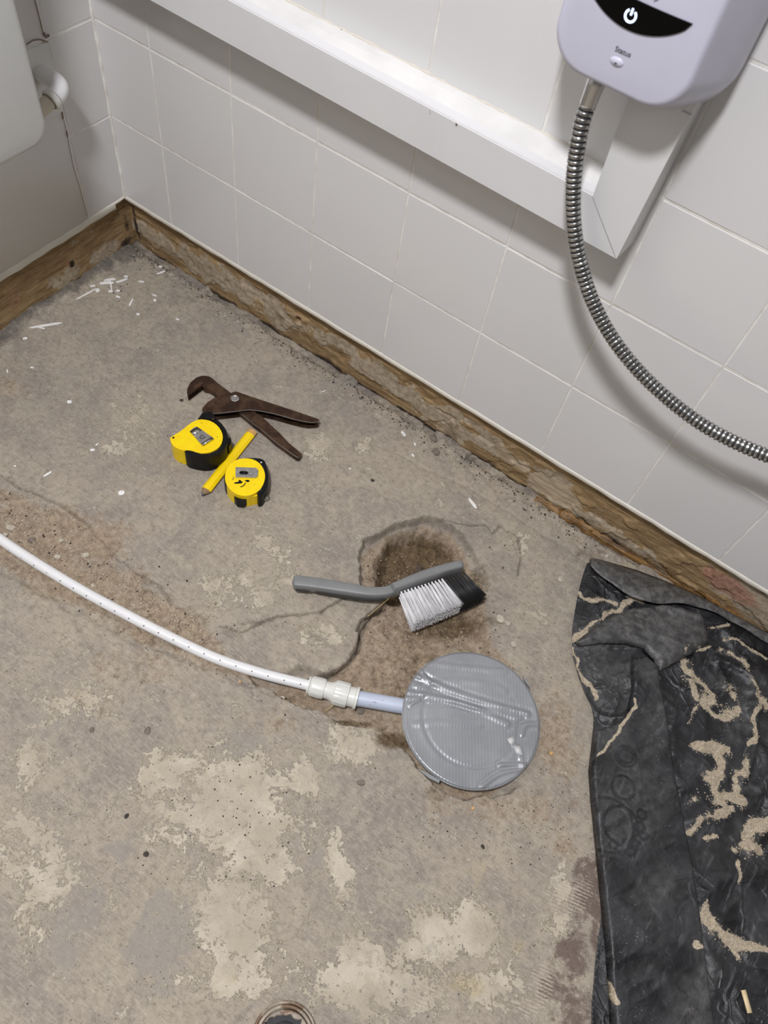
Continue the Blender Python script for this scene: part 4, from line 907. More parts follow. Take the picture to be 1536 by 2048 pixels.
up_prism('lower_case', low, .001, Z2 - .006, M_yel, t, .001, 2, at=Z2 - .006)
up_prism('lock_button', pxs(B, S, [(920, 1180), (1085, 1215), (1088, 1262), (1040, 1290), (960, 1275), (925, 1235)]), .005, Z2 - .009, M_rubber, t, .0014, 2, at=Z2 - .009)
up_prism('belt_clip', pxs(B, S, [(942, 828), (1215, 838), (1245, 870), (1240, 940), (1215, 968), (942, 962)]), Z2 + .0008, Z2 + .0026, M_steel, t, .0005, 2, 'steel belt clip with a slot', at=Z2 + .0026)
up_prism('clip_slot', pxs(B, S, [(990, 905), (1010, 880), (1095, 885), (1115, 905), (1095, 928), (1010, 925)]), Z2 + .0020, Z2 + .0028, M_rubber, t, 0, at=Z2 + .0028)
for q, r_ in (((1150, 910), .0018), ((1285, 765), .0020), ((1268, 1125), .0020)):
    zq = Z2 + .0030 if q[0] < 1200 else Z2 - .0018; c_ = F(*pxs(B, S, [q])[0], zq); bm = bmesh.new(); bmesh.ops.create_uvsphere(bm, u_segments=16, v_segments=8, radius=r_, matrix=Matrix.Translation((c_[0], c_[1], zq)) @ Matrix.Diagonal((1, 1, .45, 1))); P(bm_obj('screw', bm, M_chrome), t)
up_prism('blade_hook', pxs(B, S, [(1250, 1165), (1330, 1160), (1392, 1215), (1385, 1240), (1300, 1262), (1255, 1240)]), .004, .011, M_steel, t, .0006, 1, at=.011)
up_prism('nose_block', pxs(B, S, [(1232, 1130), (1300, 1120), (1350, 1140), (1290, 1180), (1235, 1190)]), .004, Z2 - .0015, M_rubber, t, .001, at=Z2 - .0015)
for k_, pl in enumerate(([(920, 1035), (950, 1030), (985, 1022), (985, 1000), (1000, 998), (1040, 1030), (1020, 1048), (960, 1052), (930, 1050)], [(1060, 1005), (1100, 998), (1130, 1005), (1125, 1025), (1100, 1032), (1080, 1018)], [(1000, 1090), (1040, 1075), (1060, 1055), (1075, 1030), (1082, 1035), (1068, 1068), (1040, 1090), (1010, 1098)], [(912, 955), (922, 970), (918, 990), (900, 1005), (895, 1000), (912, 985)])):
    up_prism('scuff', pxs(B, S, pl), Z2 - .0003, Z2 + .00012, M_rubber, t, 0, smooth=False)
# pencil
t = thing('carpenter_pencil', 'short flat yellow carpenter pencil between the two tape measures', 'pencil', (*F(455, 925), 0))
a_ = np.array(F(404, 991, .005)); tipb = np.array(F(415, 976, .005)); e_ = np.array(F(506, 862, .005)); ax = (e_ - a_); Lp = np.linalg.norm(ax); ax /= Lp; sdn = np.array([-ax[1], ax[0]])
def psec(s, wd, h): # octagonal-ish flat section
    c = a_ + ax * s; cz_ = .0050
    return [(c[0] + sdn[0] * wd * p, c[1] + sdn[1] * wd * p, cz_ + h * q) for p, q in ((-.5, -1), (.5, -1), (1, -.35), (1, .35), (.5, 1), (-.5, 1), (-1, .35), (-1, -.35))]
bm = bmesh.new(); bl = bm.verts.layers.float.new('bare'); prev = None
WP, HP = .0078, .0042
st = [(Lp, .0), (Lp - .004, .0)] + [(s, 0) for s in np.linspace(Lp - .006, .0118, 30)]
for s, _ in st:
    ring = [bm.verts.new(q) for q in psec(s, WP, HP)]
    for v in ring: v[bl] = 1.0 if s > Lp - .009 else 0.0
    if prev:
        for k in range(8): bm.faces.new((prev[k], prev[(k + 1) % 8], ring[(k + 1) % 8], ring[k]))
    else: bm.faces.new(ring[::-1])
    prev = ring
bm.faces.new(prev); P(bm_obj('painted_body', bm, M_pencil, angle=.3), t)
bm = bmesh.new(); prev = None
for s, wd, h in ((.0120, WP * .985, HP * .985), (.0090, .0062, .0036), (.0042, .0034, .0024)):
    ring = [bm.verts.new(q) for q in psec(s, wd, h)]
    if prev:
        for k in range(8): bm.faces.new((prev[k], prev[(k + 1) % 8], ring[(k + 1) % 8], ring[k]))
    else: bm.faces.new(ring[::-1])
    prev = ring
bm.faces.new(prev); P(bm_obj('sharpened_tip', bm, M_woodtip, angle=.3), t)
bm = bmesh.new(); prev = None
for s, wd, h in ((.0048, .0036, .0025), (.001, .0016, .0013), (0, .0006, .0006)):
    ring = [bm.verts.new(q) for q in psec(s, wd, h)]
    if prev:
        for k in range(8): bm.faces.new((prev[k], prev[(k + 1) % 8], ring[(k + 1) % 8], ring[k]))
    else: bm.faces.new(ring[::-1])
    prev = ring
bm.faces.new(prev); P(bm_obj('lead', bm, M_graph), t)
# pliers
B = (360, 740); S = 5.297
t = thing('adjustable_pliers', 'old brown steel pipe pliers with hooked jaw and splayed handles on the concrete', 'pliers', (*F(500, 840), 0))
ZJ = .0135
up_prism('hooked_jaw_arm', pxs(B, S, [(85, 278), (74, 245), (78, 195), (110, 132), (175, 78), (225, 62), (275, 60), (315, 70), (345, 90), (400, 138), (470, 190), (540, 245), (690, 350), (790, 440), (860, 485), (960, 580), (1060, 670), (1150, 770), (1240, 845), (1292, 885), (1285, 905), (1262, 925), (1230, 915), (1120, 838), (1000, 750), (900, 660), (780, 570), (640, 455), (560, 395), (410, 285), (350, 228), (305, 200), (262, 192), (240, 175), (250, 152), (235, 150), (160, 215)]), .0025, ZJ, M_rust, t, .0010, 2, 'bar with hooked jaw and straight handle')
tb = FP(pxs(B, S, [(88, 276), (252, 150)]), ZJ); bm = bmesh.new()
for k in range(13):
    f_ = (k + .5) / 13; x = tb[0][0] + (tb[1][0] - tb[0][0]) * f_; y = tb[0][1] + (tb[1][1] - tb[0][1]) * f_
    d_ = Vector((tb[1][0] - tb[0][0], tb[1][1] - tb[0][1], 0)); an = math.atan2(d_.y, d_.x)
    bmesh.ops.create_cone(bm, segments=3, radius1=.0013, radius2=.0013, depth=.011, cap_ends=True, matrix=Matrix.Translation((x, y, .0078)) @ Matrix.Rotation(an + math.pi / 6, 4, 'Z'))
o = bm_obj('jaw_teeth', bm, M_rust, smooth=False); P(o, t); o['kind'] = 'stuff'
body = pxs(B, S, [(232, 440), (236, 405), (290, 342), (370, 292), (480, 256), (545, 241), (580, 229), (600, 229), (650, 246), (800, 297), (1080, 389), (1300, 462), (1465, 518), (1480, 532), (1450, 548), (1375, 553), (1300, 543), (1200, 518), (1000, 462), (900, 440), (800, 426), (720, 422), (640, 430), (500, 447), (400, 458), (330, 462), (260, 460)])
up_prism('upper_plate', body, .0150, .0180, M_rust, t, .0008, 2, 'curved channel handle, top plate')
w_ = FP(body, .0180); cxy = np.mean(w_, 0)
bm = bmesh.new(); prism(bm, w_, .0012, .0036); bev(bm, .0006, 1); P(tag(bm_obj('lower_plate', bm, M_rust), 'lower plate of the channel handle'), t)
# spine joining the plates along the upper edge
sp = FP(pxs(B, S, [(600, 233), (650, 250), (800, 301), (1080, 393), (1300, 466), (1465, 522)]), .0180); bm = bmesh.new(); prev = None
for x, y in sp:
    ring = [bm.verts.new(q) for q in ((x, y - .0003, .002), (x - .0004, y - .0022, .002), (x - .0004, y - .0022, .0165), (x, y - .0003, .0165))]
    if prev:
        for k in range(4): bm.faces.new((prev[k], prev[(k + 1) % 4], ring[(k + 1) % 4], ring[k]))
    else: bm.faces.new(ring)
    prev = ring
bm.faces.new(prev); P(bm_obj('spine', bm, M_rust), t)
eg = catmull([(x, y, .0176) for x, y in FP(pxs(B, S, [(236, 440), (255, 458), (330, 462), (500, 447), (640, 430), (720, 423), (800, 427), (1000, 463), (1200, 518), (1375, 553), (1450, 548), (1478, 534)]), .0180)], 6)
bm = bmesh.new(); sweep(bm, eg, .0006, 6); P(tag(bm_obj('worn_edge', bm, M_steeledge), 'bright worn edge'), t)
eg = catmull([(x, y, ZJ - .0004) for x, y in FP(pxs(B, S, [(650, 462), (780, 570), (900, 660), (1000, 750), (1120, 838), (1230, 915), (1258, 922)]), ZJ)], 6)
bm = bmesh.new(); sweep(bm, eg, .0005, 6); P(tag(bm_obj('worn_edge', bm, M_steeledge), 'bright worn edge'), t)
c_ = F(*pxs(B, S, [(580, 303)])[0], .019); bm = bmesh.new(); lathe_axis(bm, (c_[0], c_[1], .0005), (0, 0, 1), [(0, .0060), (.0178, .0060), (.0186, .0072), (.0196, .0070), (.0200, .0058), (.0192, .0048), (.0190, .0001)], 28)
P(tag(bm_obj('pivot_rivet', bm, M_steel, angle=.5), 'bright round pivot rivet'), t)
c_ = F(*pxs(B, S, [(392, 382)])[0], .018); bm = bmesh.new(); sweep(bm, [(c_[0] + .0045 * math.cos(q), c_[1] + .0045 * math.sin(q), .0179) for q in np.linspace(0, 6.283, 20)], .0004, 6, False); P(bm_obj('stamped_mark', bm, M_rust), t)

# ------------------------------------------------------------------ black plastic sheet
t = thing('plastic_sheet', 'crumpled black polythene sheet covered in plaster dust, spread on the right of the floor', 'sheet', (*F(1400, 1600), 0))
BASE = FP([(1177, 1117), (1230, 1128), (1300, 1150), (1420, 1203), (1536, 1266), (1700, 1360), (1860, 1600), (1900, 2300), (1180, 2300), (1180, 2048), (1192, 1900), (1205, 1820), (1192, 1700), (1186, 1640), (1178, 1540), (1186, 1455), (1187, 1430), (1170, 1390), (1152, 1340), (1143, 1305), (1143, 1260), (1152, 1205), (1162, 1160)], .004)
BASE = smooth_poly(BASE, 1)
FLAP = FP([(1262, 1318), (1290, 1312), (1314, 1332), (1335, 1450), (1350, 1560), (1366, 1640), (1386, 1740), (1406, 1880), (1426, 2048), (1445, 2300), (1240, 2300), (1222, 2048), (1213, 1900), (1205, 1820), (1193, 1700), (1183, 1600), (1179, 1540), (1188, 1462), (1225, 1450), (1250, 1430), (1260, 1380)], .012)
FOLD = FP([(1148, 1286), (1180, 1262), (1215, 1238), (1262, 1218), (1320, 1212), (1360, 1216), (1398, 1232), (1412, 1262), (1416, 1285), (1380, 1310), (1316, 1346), (1306, 1322), (1285, 1300), (1250, 1290), (1200, 1290), (1160, 1293)], .014)
ridges = [([(1430, 1320), (1495, 1358), (1505, 1420), (1502, 1500), (1480, 1560)], .006, .006), ([(1380, 1320), (1376, 1360), (1378, 1380), (1430, 1395), (1450, 1380), (1430, 1330)], .004, .005), ([(1380, 1290), (1430, 1262), (1470, 1290), (1536, 1320)], .004, .006),
          ([(1380, 1640), (1440, 1625), (1490, 1600), (1536, 1560)], .007, .012), ([(1390, 1800), (1440, 1760), (1536, 1740)], .006, .010), ([(1400, 1830), (1460, 1880), (1536, 1930)], .003, .010), ([(1500, 1430), (1536, 1400)], .004, .006), ([(1520, 1500), (1536, 1620), (1500, 1700)], .005, .008),
          ([(1150, 1290), (1220, 1292), (1290, 1300)], .004, .004), ([(1170, 1395), (1200, 1432), (1250, 1440)], .003, .004), ([(1255, 1310), (1256, 1400), (1236, 1460)], .004, .005)]
ridges = [(catmull(FP(p, .006), 4), h, wd) for p, h, wd in ridges]
def z_base(x, y):
    m_ = (1 - sstep(.0, .012, -sdf(x, y, FLAP))) * (1 - sstep(.0, .012, -sdf(x, y, FOLD)))
    z = .0045 + m_ * (.0085 * ridged(x, y * .8, 12, 4, 31) + .004 * ridged(x * .7 + y * .7, y - x, 22, 2, 32)) * sstep(0, .03, seg_dist(x, y, BASE, True)) + .0022 * m_ * fbm(x, y, 50, 3, 33)
    for p, h, wd in ridges: q = seg_dist(x, y, p); z += m_ * h * np.exp(-(q / wd) ** 2)
    return z
def z_flap(x, y):
    d = seg_dist(x, y, FLAP, True); e_ = np.sqrt(np.clip(1 - (1 - np.clip(d / .005, 0, 1)) ** 2, 0, 1))
    rx, ry = x * math.cos(.55) - y * math.sin(.55), x * math.sin(.55) + y * math.cos(.55)
    return .0062 + .0115 * e_ + e_ * .0055 * ridged(rx * 2.4, ry * .7, 9, 4, 36) + .002 * fbm(x, y, 30, 3, 37)
def z_fold(x, y):
    d = seg_dist(x, y, FOLD, True); e_ = np.sqrt(np.clip(1 - (1 - np.clip(d / .012, 0, 1)) ** 2, 0, 1)); rx, ry = x * math.cos(-.2) - y * math.sin(-.2), x * math.sin(-.2) + y * math.cos(-.2)
    return .0125 + .009 * e_ + .0070 * ridged(rx * .6, ry * 2.2, 12, 4, 46) + .0015 * fbm(x, y, 40, 3, 47)
DUST = [([(1150, 1284), (1180, 1262), (1225, 1238), (1262, 1212), (1275, 1200)], .0030), ([(1262, 1205), (1280, 1210)], .007), ([(1384, 1300), (1378, 1330), (1376, 1362), (1410, 1388), (1440, 1405)], .0035), ([(1420, 1400), (1445, 1420), (1455, 1390), (1450, 1375)], .0075), ([(1395, 1400), (1430, 1440), (1448, 1430)], .006),
        ([(1440, 1312), (1480, 1340), (1495, 1360), (1502, 1400), (1500, 1460), (1495, 1510), (1480, 1560)], .0035), ([(1370, 1500), (1410, 1495), (1445, 1500)], .006), ([(1420, 1510), (1425, 1550), (1415, 1590), (1425, 1625)], .0075), ([(1375, 1600), (1420, 1600), (1470, 1610)], .0065), ([(1375, 1665), (1420, 1655), (1440, 1630)], .005),
        ([(1475, 1700), (1490, 1670), (1510, 1645), (1545, 1630)], .007), ([(1505, 1680), (1536, 1690)], .005), ([(1480, 1760), (1480, 1720)], .002), ([(1396, 1822), (1420, 1850), (1460, 1880), (1495, 1898)], .0075), ([(1490, 1895), (1536, 1905)], .004), ([(1480, 1900), (1480, 1940)], .003),
        ([(1420, 1255), (1460, 1262)], .003), ([(1450, 1295), (1490, 1305), (1530, 1330)], .002), ([(1376, 1375), (1378, 1410), (1370, 1440)], .004), ([(1400, 1300), (1430, 1290)], .003), ([(1470, 1560), (1460, 1600)], .006), ([(1165, 1190), (1200, 1205), (1230, 1220)], .0030), ([(1150, 1300), (1165, 1340), (1185, 1380)], .0026), ([(1510, 1420), (1536, 1440)], .003), ([(1400, 1560), (1440, 1575)], .007), ([(1415, 1700), (1450, 1690)], .003)]
DUSTW = [(catmull(FP(p, .008), 3), wd) for p, wd in DUST]
def wig(x, y): return x + (fbm(x, y, 45, 3, 71) - .5) * .020 + (fbm(x, y, 15, 2, 74) - .5) * .04, y + (fbm(x, y, 45, 3, 72) - .5) * .020 + (fbm(x, y, 15, 2, 75) - .5) * .04
def a_dust(x, y):
    r = np.zeros(x.shape); wx, wy = wig(x, y); m_ = np.clip(-.35 + 2.4 * fbm(x, y, 55, 4, 73), 0, 1.2)
    for p, wd in DUSTW: q = seg_dist(wx, wy, p[::2]); r = np.maximum(r, np.exp(-(q / (wd * 1.15)) ** 2 * .7) * m_)
    return np.clip(r, 0, 1)
def a_film(x, y): return np.clip(.42 * sstep(.45, .75, fbm(x, y, 11, 4, 55)) + .30 * sstep(.1, .6, a_dust(x, y)), 0, 1)
FD = [(catmull(FP([(1250, 1400), (1250, 1445), (1232, 1475), (1212, 1505)], .018), 4), .0030), (catmull(FP([(1392, 1880), (1398, 1900)], .018), 4), .003), (catmull(FP([(1225, 1950), (1235, 1990)], .018), 4), .004), (catmull(FP([(1188, 1560), (1200, 1600)], .018), 4), .003)]
def f_dust(x, y):
    r = np.zeros(x.shape); x, y = wig(x, y)
    for p, wd in FD: q = seg_dist(x, y, p); r = np.maximum(r, .9 * np.exp(-(q / wd) ** 2 * .7))
    return r
RINGS = [(1250, 1513, 14), (1250, 1513, 20), (1245, 1576, 22), (1240, 1650, 34), (1278, 1655, 9), (1270, 1690, 9), (1262, 1705, 8), (1282, 1630, 9), (1240, 1700, 8), (1252, 1690, 9), (1225, 1690, 7), (1215, 1650, 50), (1285, 1672, 7)]
def f_film(x, y):
    r = .40 * sstep(.42, .75, fbm(x * 1.6, y, 14, 4, 66)); c = F(1258, 1610, .018); r = r + .28 * np.exp(-(np.hypot((x - c[0]) * 1.0, (y - c[1]) * .8) / .05) ** 4); n_ = fbm(x, y, 60, 3, 67)
    for u, v, rr in RINGS:
        c = F(u, v, .018); R__ = np.linalg.norm(np.array(F(u + rr, v, .018)) - c); q = np.abs(np.hypot(x - c[0], y - c[1]) - R__)
        r = r + .30 * np.exp(-((q - .003) / .002) ** 2) * n_ - .7 * np.exp(-(q / .0018) ** 2)
    return np.clip(r, 0, 1)
o = clip_grid('spread_layer', BASE, .0022, z_base, M_sheet, None, .0005, {'dust': a_dust, 'film': a_film, 'crease': lambda x, y: np.full(x.shape, .9)}); P(tag(o, 'flat outer layer of the sheet'), t)
o = clip_grid('folded_strip', FLAP, .0020, z_flap, M_sheet, None, .0008, {'dust': f_dust, 'film': f_film, 'crease': lambda x, y: np.full(x.shape, .35)}); P(tag(o, 'long folded strip with boot-print rings'), t)
o = clip_grid('corner_fold', FOLD, .0018, z_fold, M_sheet, None, .0008, {'dust': lambda x, y: a_dust(x, y) * .6, 'film': lambda x, y: .45 + .4 * fbm(x, y, 30, 3, 81), 'crease': lambda x, y: np.full(x.shape, .5)}); P(tag(o, 'triangular fold near the back corner'), t)
# hem of folds: side skirts so the folded layers are not hollow
# curled back edge
upx = [(1178, 1117), (1205, 1121), (1290, 1147), (1360, 1175), (1420, 1203), (1480, 1236), (1540, 1268), (1620, 1312)]
lwx = [(1181, 1132), (1212, 1160), (1262, 1192), (1306, 1206), (1370, 1208), (1430, 1226), (1485, 1256), (1545, 1292), (1620, 1330)]
ua = resample(catmull([(*F(u, v, .010), .010) for u, v in upx], 8), .001); la = resample(catmull([(*F(u, v, h), h) for (u, v), h in zip(lwx, (.024, .026, .027, .026, .022, .019, .017, .016, .014))], 8), .001)
nn, mm_ = 120, 10; co = []; 
for i in range(nn):
    a1 = ua[int(i / (nn - 1) * (len(ua) - 1))]; b1_ = la[int(i / (nn - 1) * (len(la) - 1))]
    for j in range(mm_):
        s = j / (mm_ - 1); q = a1 * (1 - s) + b1_ * s; q = q.copy(); q[2] += .006 * math.sin(math.pi * s) + .0012 * math.sin(i * .35 + 3 * s) * s; co.append(q)
co = np.array(co)
o = quad_mesh('curled_edge', co, grid_faces(nn, mm_), M_sheet, None, {'dust': np.zeros(len(co)), 'film': np.full(len(co), .85)}); md = o.modifiers.new('s', 'SOLIDIFY'); md.thickness = .0006; P(tag(o, 'raised greyer lip curling over the back edge'), t)

# sand ridges lying on the sheet
bm = bmesh.new(); rs = random.Random(5)
_t = (1 + 5 ** .5) / 2
ICO_V = np.array([(-1, _t, 0), (1, _t, 0), (-1, -_t, 0), (1, -_t, 0), (0, -1, _t), (0, 1, _t), (0, -1, -_t), (0, 1, -_t), (_t, 0, -1), (_t, 0, 1), (-_t, 0, -1), (-_t, 0, 1)]) / 1.902
ICO_F = np.array([(0, 11, 5), (0, 5, 1), (0, 1, 7), (0, 7, 10), (0, 10, 11), (1, 5, 9), (5, 11, 4), (11, 10, 2), (10, 7, 6), (7, 1, 8), (3, 9, 4), (3, 4, 2), (3, 2, 6), (3, 6, 8), (3, 8, 9), (4, 9, 5), (2, 4, 11), (6, 2, 10), (8, 6, 7), (9, 8, 1)])
def crumb_batch(name, x, y, z, r, mats, mi=None):
    g = np.random.default_rng(3); n = len(x); V = np.repeat(ICO_V[None], n, 0) + g.uniform(-.22, .22, (n, 12, 3))
    V *= (g.uniform(.7, 1.35, (n, 1, 3)) * np.array([1, 1, .65])) * np.asarray(r)[:, None, None]
    a = g.uniform(0, 6.28, n); c, s_ = np.cos(a)[:, None], np.sin(a)[:, None]; vx = V[:, :, 0] * c - V[:, :, 1] * s_; vy = V[:, :, 0] * s_ + V[:, :, 1] * c
    co = np.stack([vx + np.asarray(x)[:, None], vy + np.asarray(y)[:, None], V[:, :, 2] + np.asarray(z)[:, None]], -1).reshape(-1, 3)
    fc = (ICO_F[None] + (np.arange(n) * 12)[:, None, None]).reshape(-1, 3); me = bpy.data.meshes.new(name)
    me.vertices.add(len(co)); me.vertices.foreach_set('co', co.astype(np.float32).ravel()); me.loops.add(len(fc) * 3); me.polygons.add(len(fc))
    me.polygons.foreach_set('loop_start', np.arange(0, len(fc) * 3, 3)); me.polygons.foreach_set('loop_total', np.full(len(fc), 3)); me.loops.foreach_set('vertex_index', fc.astype(np.int32).ravel()); me.update(calc_edges=True)
    for m in mats: me.materials.append(m)
    if mi is not None: me.polygons.foreach_set('material_index', np.repeat(mi, 20).astype(np.int32))
    return link(bpy.data.objects.new(name, me))
def crumb(bm, x, y, z, r, rs, flat=.7):
    m = Matrix.Translation((x, y, z)) @ Matrix.Rotation(rs.uniform(0, 6.28), 4, 'Z') @ Matrix.Rotation(rs.uniform(-.6, .6), 4, 'X') @ Matrix.Diagonal((r * rs.uniform(.7, 1.3), r * rs.uniform(.7, 1.3), r * flat * rs.uniform(.7, 1.2), 1))
    g = bmesh.ops.create_icosphere(bm, subdivisions=1, radius=1, matrix=m)
    for v in g['verts']: v.co += Vector((rs.uniform(-1, 1), rs.uniform(-1, 1), rs.uniform(-1, 1))) * r * .22
bm.free(); bb = np.array(BASE); cx_ = RNG.uniform(bb[:, 0].min(), 1.50, 90000); cy_ = RNG.uniform(-.60, bb[:, 1].max(), 90000)
dn = a_dust(cx_, cy_); ok = (dn > RNG.uniform(.14, .80, len(dn))) & inside(cx_, cy_, BASE) & ~inside(cx_, cy_, FLAP) & ~inside(cx_, cy_, FOLD); cx_ = cx_[ok]; cy_ = cy_[ok]
rr_ = RNG.uniform(.0004, .0011, len(cx_)); o = crumb_batch('sand_crumbs', cx_, cy_, z_base(cx_, cy_) + rr_ * .2, rr_, [M_sandm])
tag(o, 'pale plaster sand gathered in veins on the black sheet', 'sand', kind='stuff')
# matchwood stick on the sheet
sA = hit(1486, 1980, 2, .0155); sB = hit(1499, 2026, 2, .0155); d = Vector(sB - sA); an = math.atan2(d.y, d.x)
bm = bmesh.new(); box(bm, (0, -.0028, -.0012), (d.length, .0028, .0012)); bev(bm, .0004, 1); bmesh.ops.transform(bm, matrix=Matrix.Translation((sA[0], sA[1], .0158)) @ Matrix.Rotation(an, 4, 'Z'), verts=bm.verts)
tag(bm_obj('wood_stick', bm, M_stick), 'short pale wooden stick lying on the black sheet at the lower right', 'stick')

# ------------------------------------------------------------------ drain stub at the bottom of the view
dc = F(568, 2078, .012); t = thing('drain_socket', 'round cut-off drain pipe socket in the floor with a dark inside, at the lower edge', 'drain', (dc[0], dc[1], 0))
RO = np.linalg.norm(np.array(F(568, 2078, .012)) - np.array(F(568, 2009, .012))); RNG2 = random.Random(3)
def ringpipe(name, ro, ri, z0, z1, mat, jag=0, lab=None):
    bm = bmesh.new(); N = 72; vs4 = []
    for k in range(N):
        a_ = 2 * math.pi * k / N; c, s = math.cos(a_), math.sin(a_); j = jag * (fbm(np.array([3 + c * 2.]), np.array([3 + s * 2.]), 3, 4, 91)[0] - .35)
        vs4.append([bm.verts.new((dc[0] + c * r, dc[1] + s * r, z)) for r, z in ((ro, z0), (ro, z1 - .001), (ro - .001, z1), (ri - j + .001, z1), (ri - j, z1 - .001), (ri - j, z0))])
    for k in range(N):
        a_, b_ = vs4[k], vs4[(k + 1) % N]
        for i in range(5): bm.faces.new((a_[i], a_[i + 1], b_[i + 1], b_[i]))
    o = bm_obj(name, bm, mat); P(o, t)
    if lab: o['label'] = lab
ringpipe('outer_collar', RO, RO - .0035, -.01, .0130, M_soilpipe)
ringpipe('inner_rim', RO - .0045, RO - .0075, -.01, .0115, M_soilpipe, .012, 'broken beige rim')
ringpipe('outer_skirt', RO + .004, RO + .0005, -.01, .006, M_soilpipe)
bm = bmesh.new(); bmesh.ops.create_cone(bm, segments=48, radius1=RO - .006, radius2=RO - .006, depth=.002, cap_ends=True, matrix=Matrix.Translation((dc[0], dc[1], .0026))); P(bm_obj('dark_floor', bm, M_dark), t)
bm = bmesh.new(); lathe_axis(bm, (dc[0], dc[1], .0034), (0, 0, 1), [(0, RO * .52), (.0045, RO * .50), (.0065, RO * .42), (.0060, RO * .2), (.0058, .0005)], 40); P(tag(bm_obj('liner', bm, M_drainmetal), 'dark grey domed plug inside'), t)

# ------------------------------------------------------------------ debris
chips = [ # u,v,len px,width px,angle deg(image)
 (218, 558, 30, 5, -5), (213, 566, 30, 5, -3), (222, 570, 22, 3.5, 80), (244, 561, 26, 4, -18), (172, 586, 48, 3, -28), (185, 571, 12, 3, -12), (195, 580, 9, 8, 0), (221, 582, 9, 5, 0), (236, 581, 9, 4, -10), (236, 593, 10, 4, 20),
 (262, 604, 18, 4, -65), (309, 590, 10, 3, 20), (323, 547, 19, 4, -22), (283, 563, 13, 3, 5), (91, 650, 68, 4, -9), (83, 656, 16, 3, 15), (50, 676, 10, 5, -5), (139, 804, 10, 7, 0), (185, 900, 10, 5, -10), (95, 948, 20, 4, -32), (194, 889, 8, 3, -40), (243, 986, 14, 9, -10), (15, 742, 8, 3, 75),
 (807, 868, 14, 6, 50), (945, 1007, 26, 6, 52), (276, 628, 8, 4, 10), (252, 553, 8, 5, 0), (321, 532, 8, 4, 0), (355, 638, 9, 3, 20), (700, 937, 5, 3, 0), (830, 888, 8, 3, 60), (30, 932, 6, 3, 0), (64, 735, 8, 3, 5), (310, 600, 6, 5, 0), (648, 782, 9, 2, -20), (826, 910, 9, 3, 40)]
LB = {0: 'widest flat white chip, topmost of the heap by the corner', 1: 'flat white chip just below the widest one in the corner heap', 2: 'upright narrow white chip crossing the middle of the corner heap', 3: 'slanting white chip on the right side of the corner heap',
      6: 'squarish white crumb below the corner heap, beside the thin splinter', 10: 'steep narrow white chip apart on the right below the corner heap', 12: 'slanting white chip close to the right wall near the corner', 11: 'small white chip under the one nearest the right wall', 13: 'little flat white chip between the corner heap and the right wall',
      15: 'short white splinter touching the long one near the left wall', 16: 'white crumb near the left wall, below the long splinter', 18: 'small white flake halfway between the large tape measure and the left edge', 22: 'short upright white chip at the left edge of the concrete'}
names = {0: 'plaster_chip', 14: 'plaster_splinter', 4: 'plaster_splinter'}
lab = {14: ('long thin white splinter lying apart at the left, near the left wall', None), 4: ('thin white splinter on the left of the chip heap by the corner', None),
       24: ('white chip stub with bent end above the broken pit', None), 23: ('small white chip below the wall foot, right of the pliers', None), 21: ('oval white chip on the floor left of the pencil tip', None), 19: ('short slanting white chip on the bare floor at far left, above the sandy trench', None), 17: ('tiny round white chip on open floor left of the pliers', None)}
for i, (u, v, L_, W_, an) in enumerate(chips):
    c = np.array(F(u, v, .002)); a_ = math.radians(an); e1 = np.array(F(u + L_ / 2 * math.cos(a_), v + L_ / 2 * math.sin(a_), .002)) - c; e2 = np.array(F(u - W_ / 2 * math.sin(a_), v + W_ / 2 * math.cos(a_), .002)) - c
    rs = random.Random(i + 50); k6 = []
    for q in ((-1, -.7), (-.3, -1.05), (.6, -.9), (1, -.2), (.85, .8), (0, 1.05), (-.9, .75)): k6.append(tuple(c + e1 * q[0] * rs.uniform(.9, 1.05) + e2 * q[1] * rs.uniform(.75, 1.1)))
    z0 = hz_(*c) + .0006; bm = bmesh.new(); prism(bm, k6, z0, z0 + .0012 + .0004 * rs.random())
    for vv in bm.verts: vv.co.z += rs.uniform(-.0002, .0004)
    o = bm_obj('plaster_splinter' if i in (4, 14) else 'plaster_chip', bm, M_chip, smooth=False)
    if i in lab: tag(o, lab[i][0], 'chip')
    elif i in LB: tag(o, LB[i], 'chip')
    elif u < 340 and v < 670: tag(o, 'small white flake of plaster in the litter near the inner room corner', 'chip', 'white chips near the corner')
    else: tag(o, 'tiny white flake lying on the bare concrete away from the corner heap', 'chip', 'scattered tiny white chips')
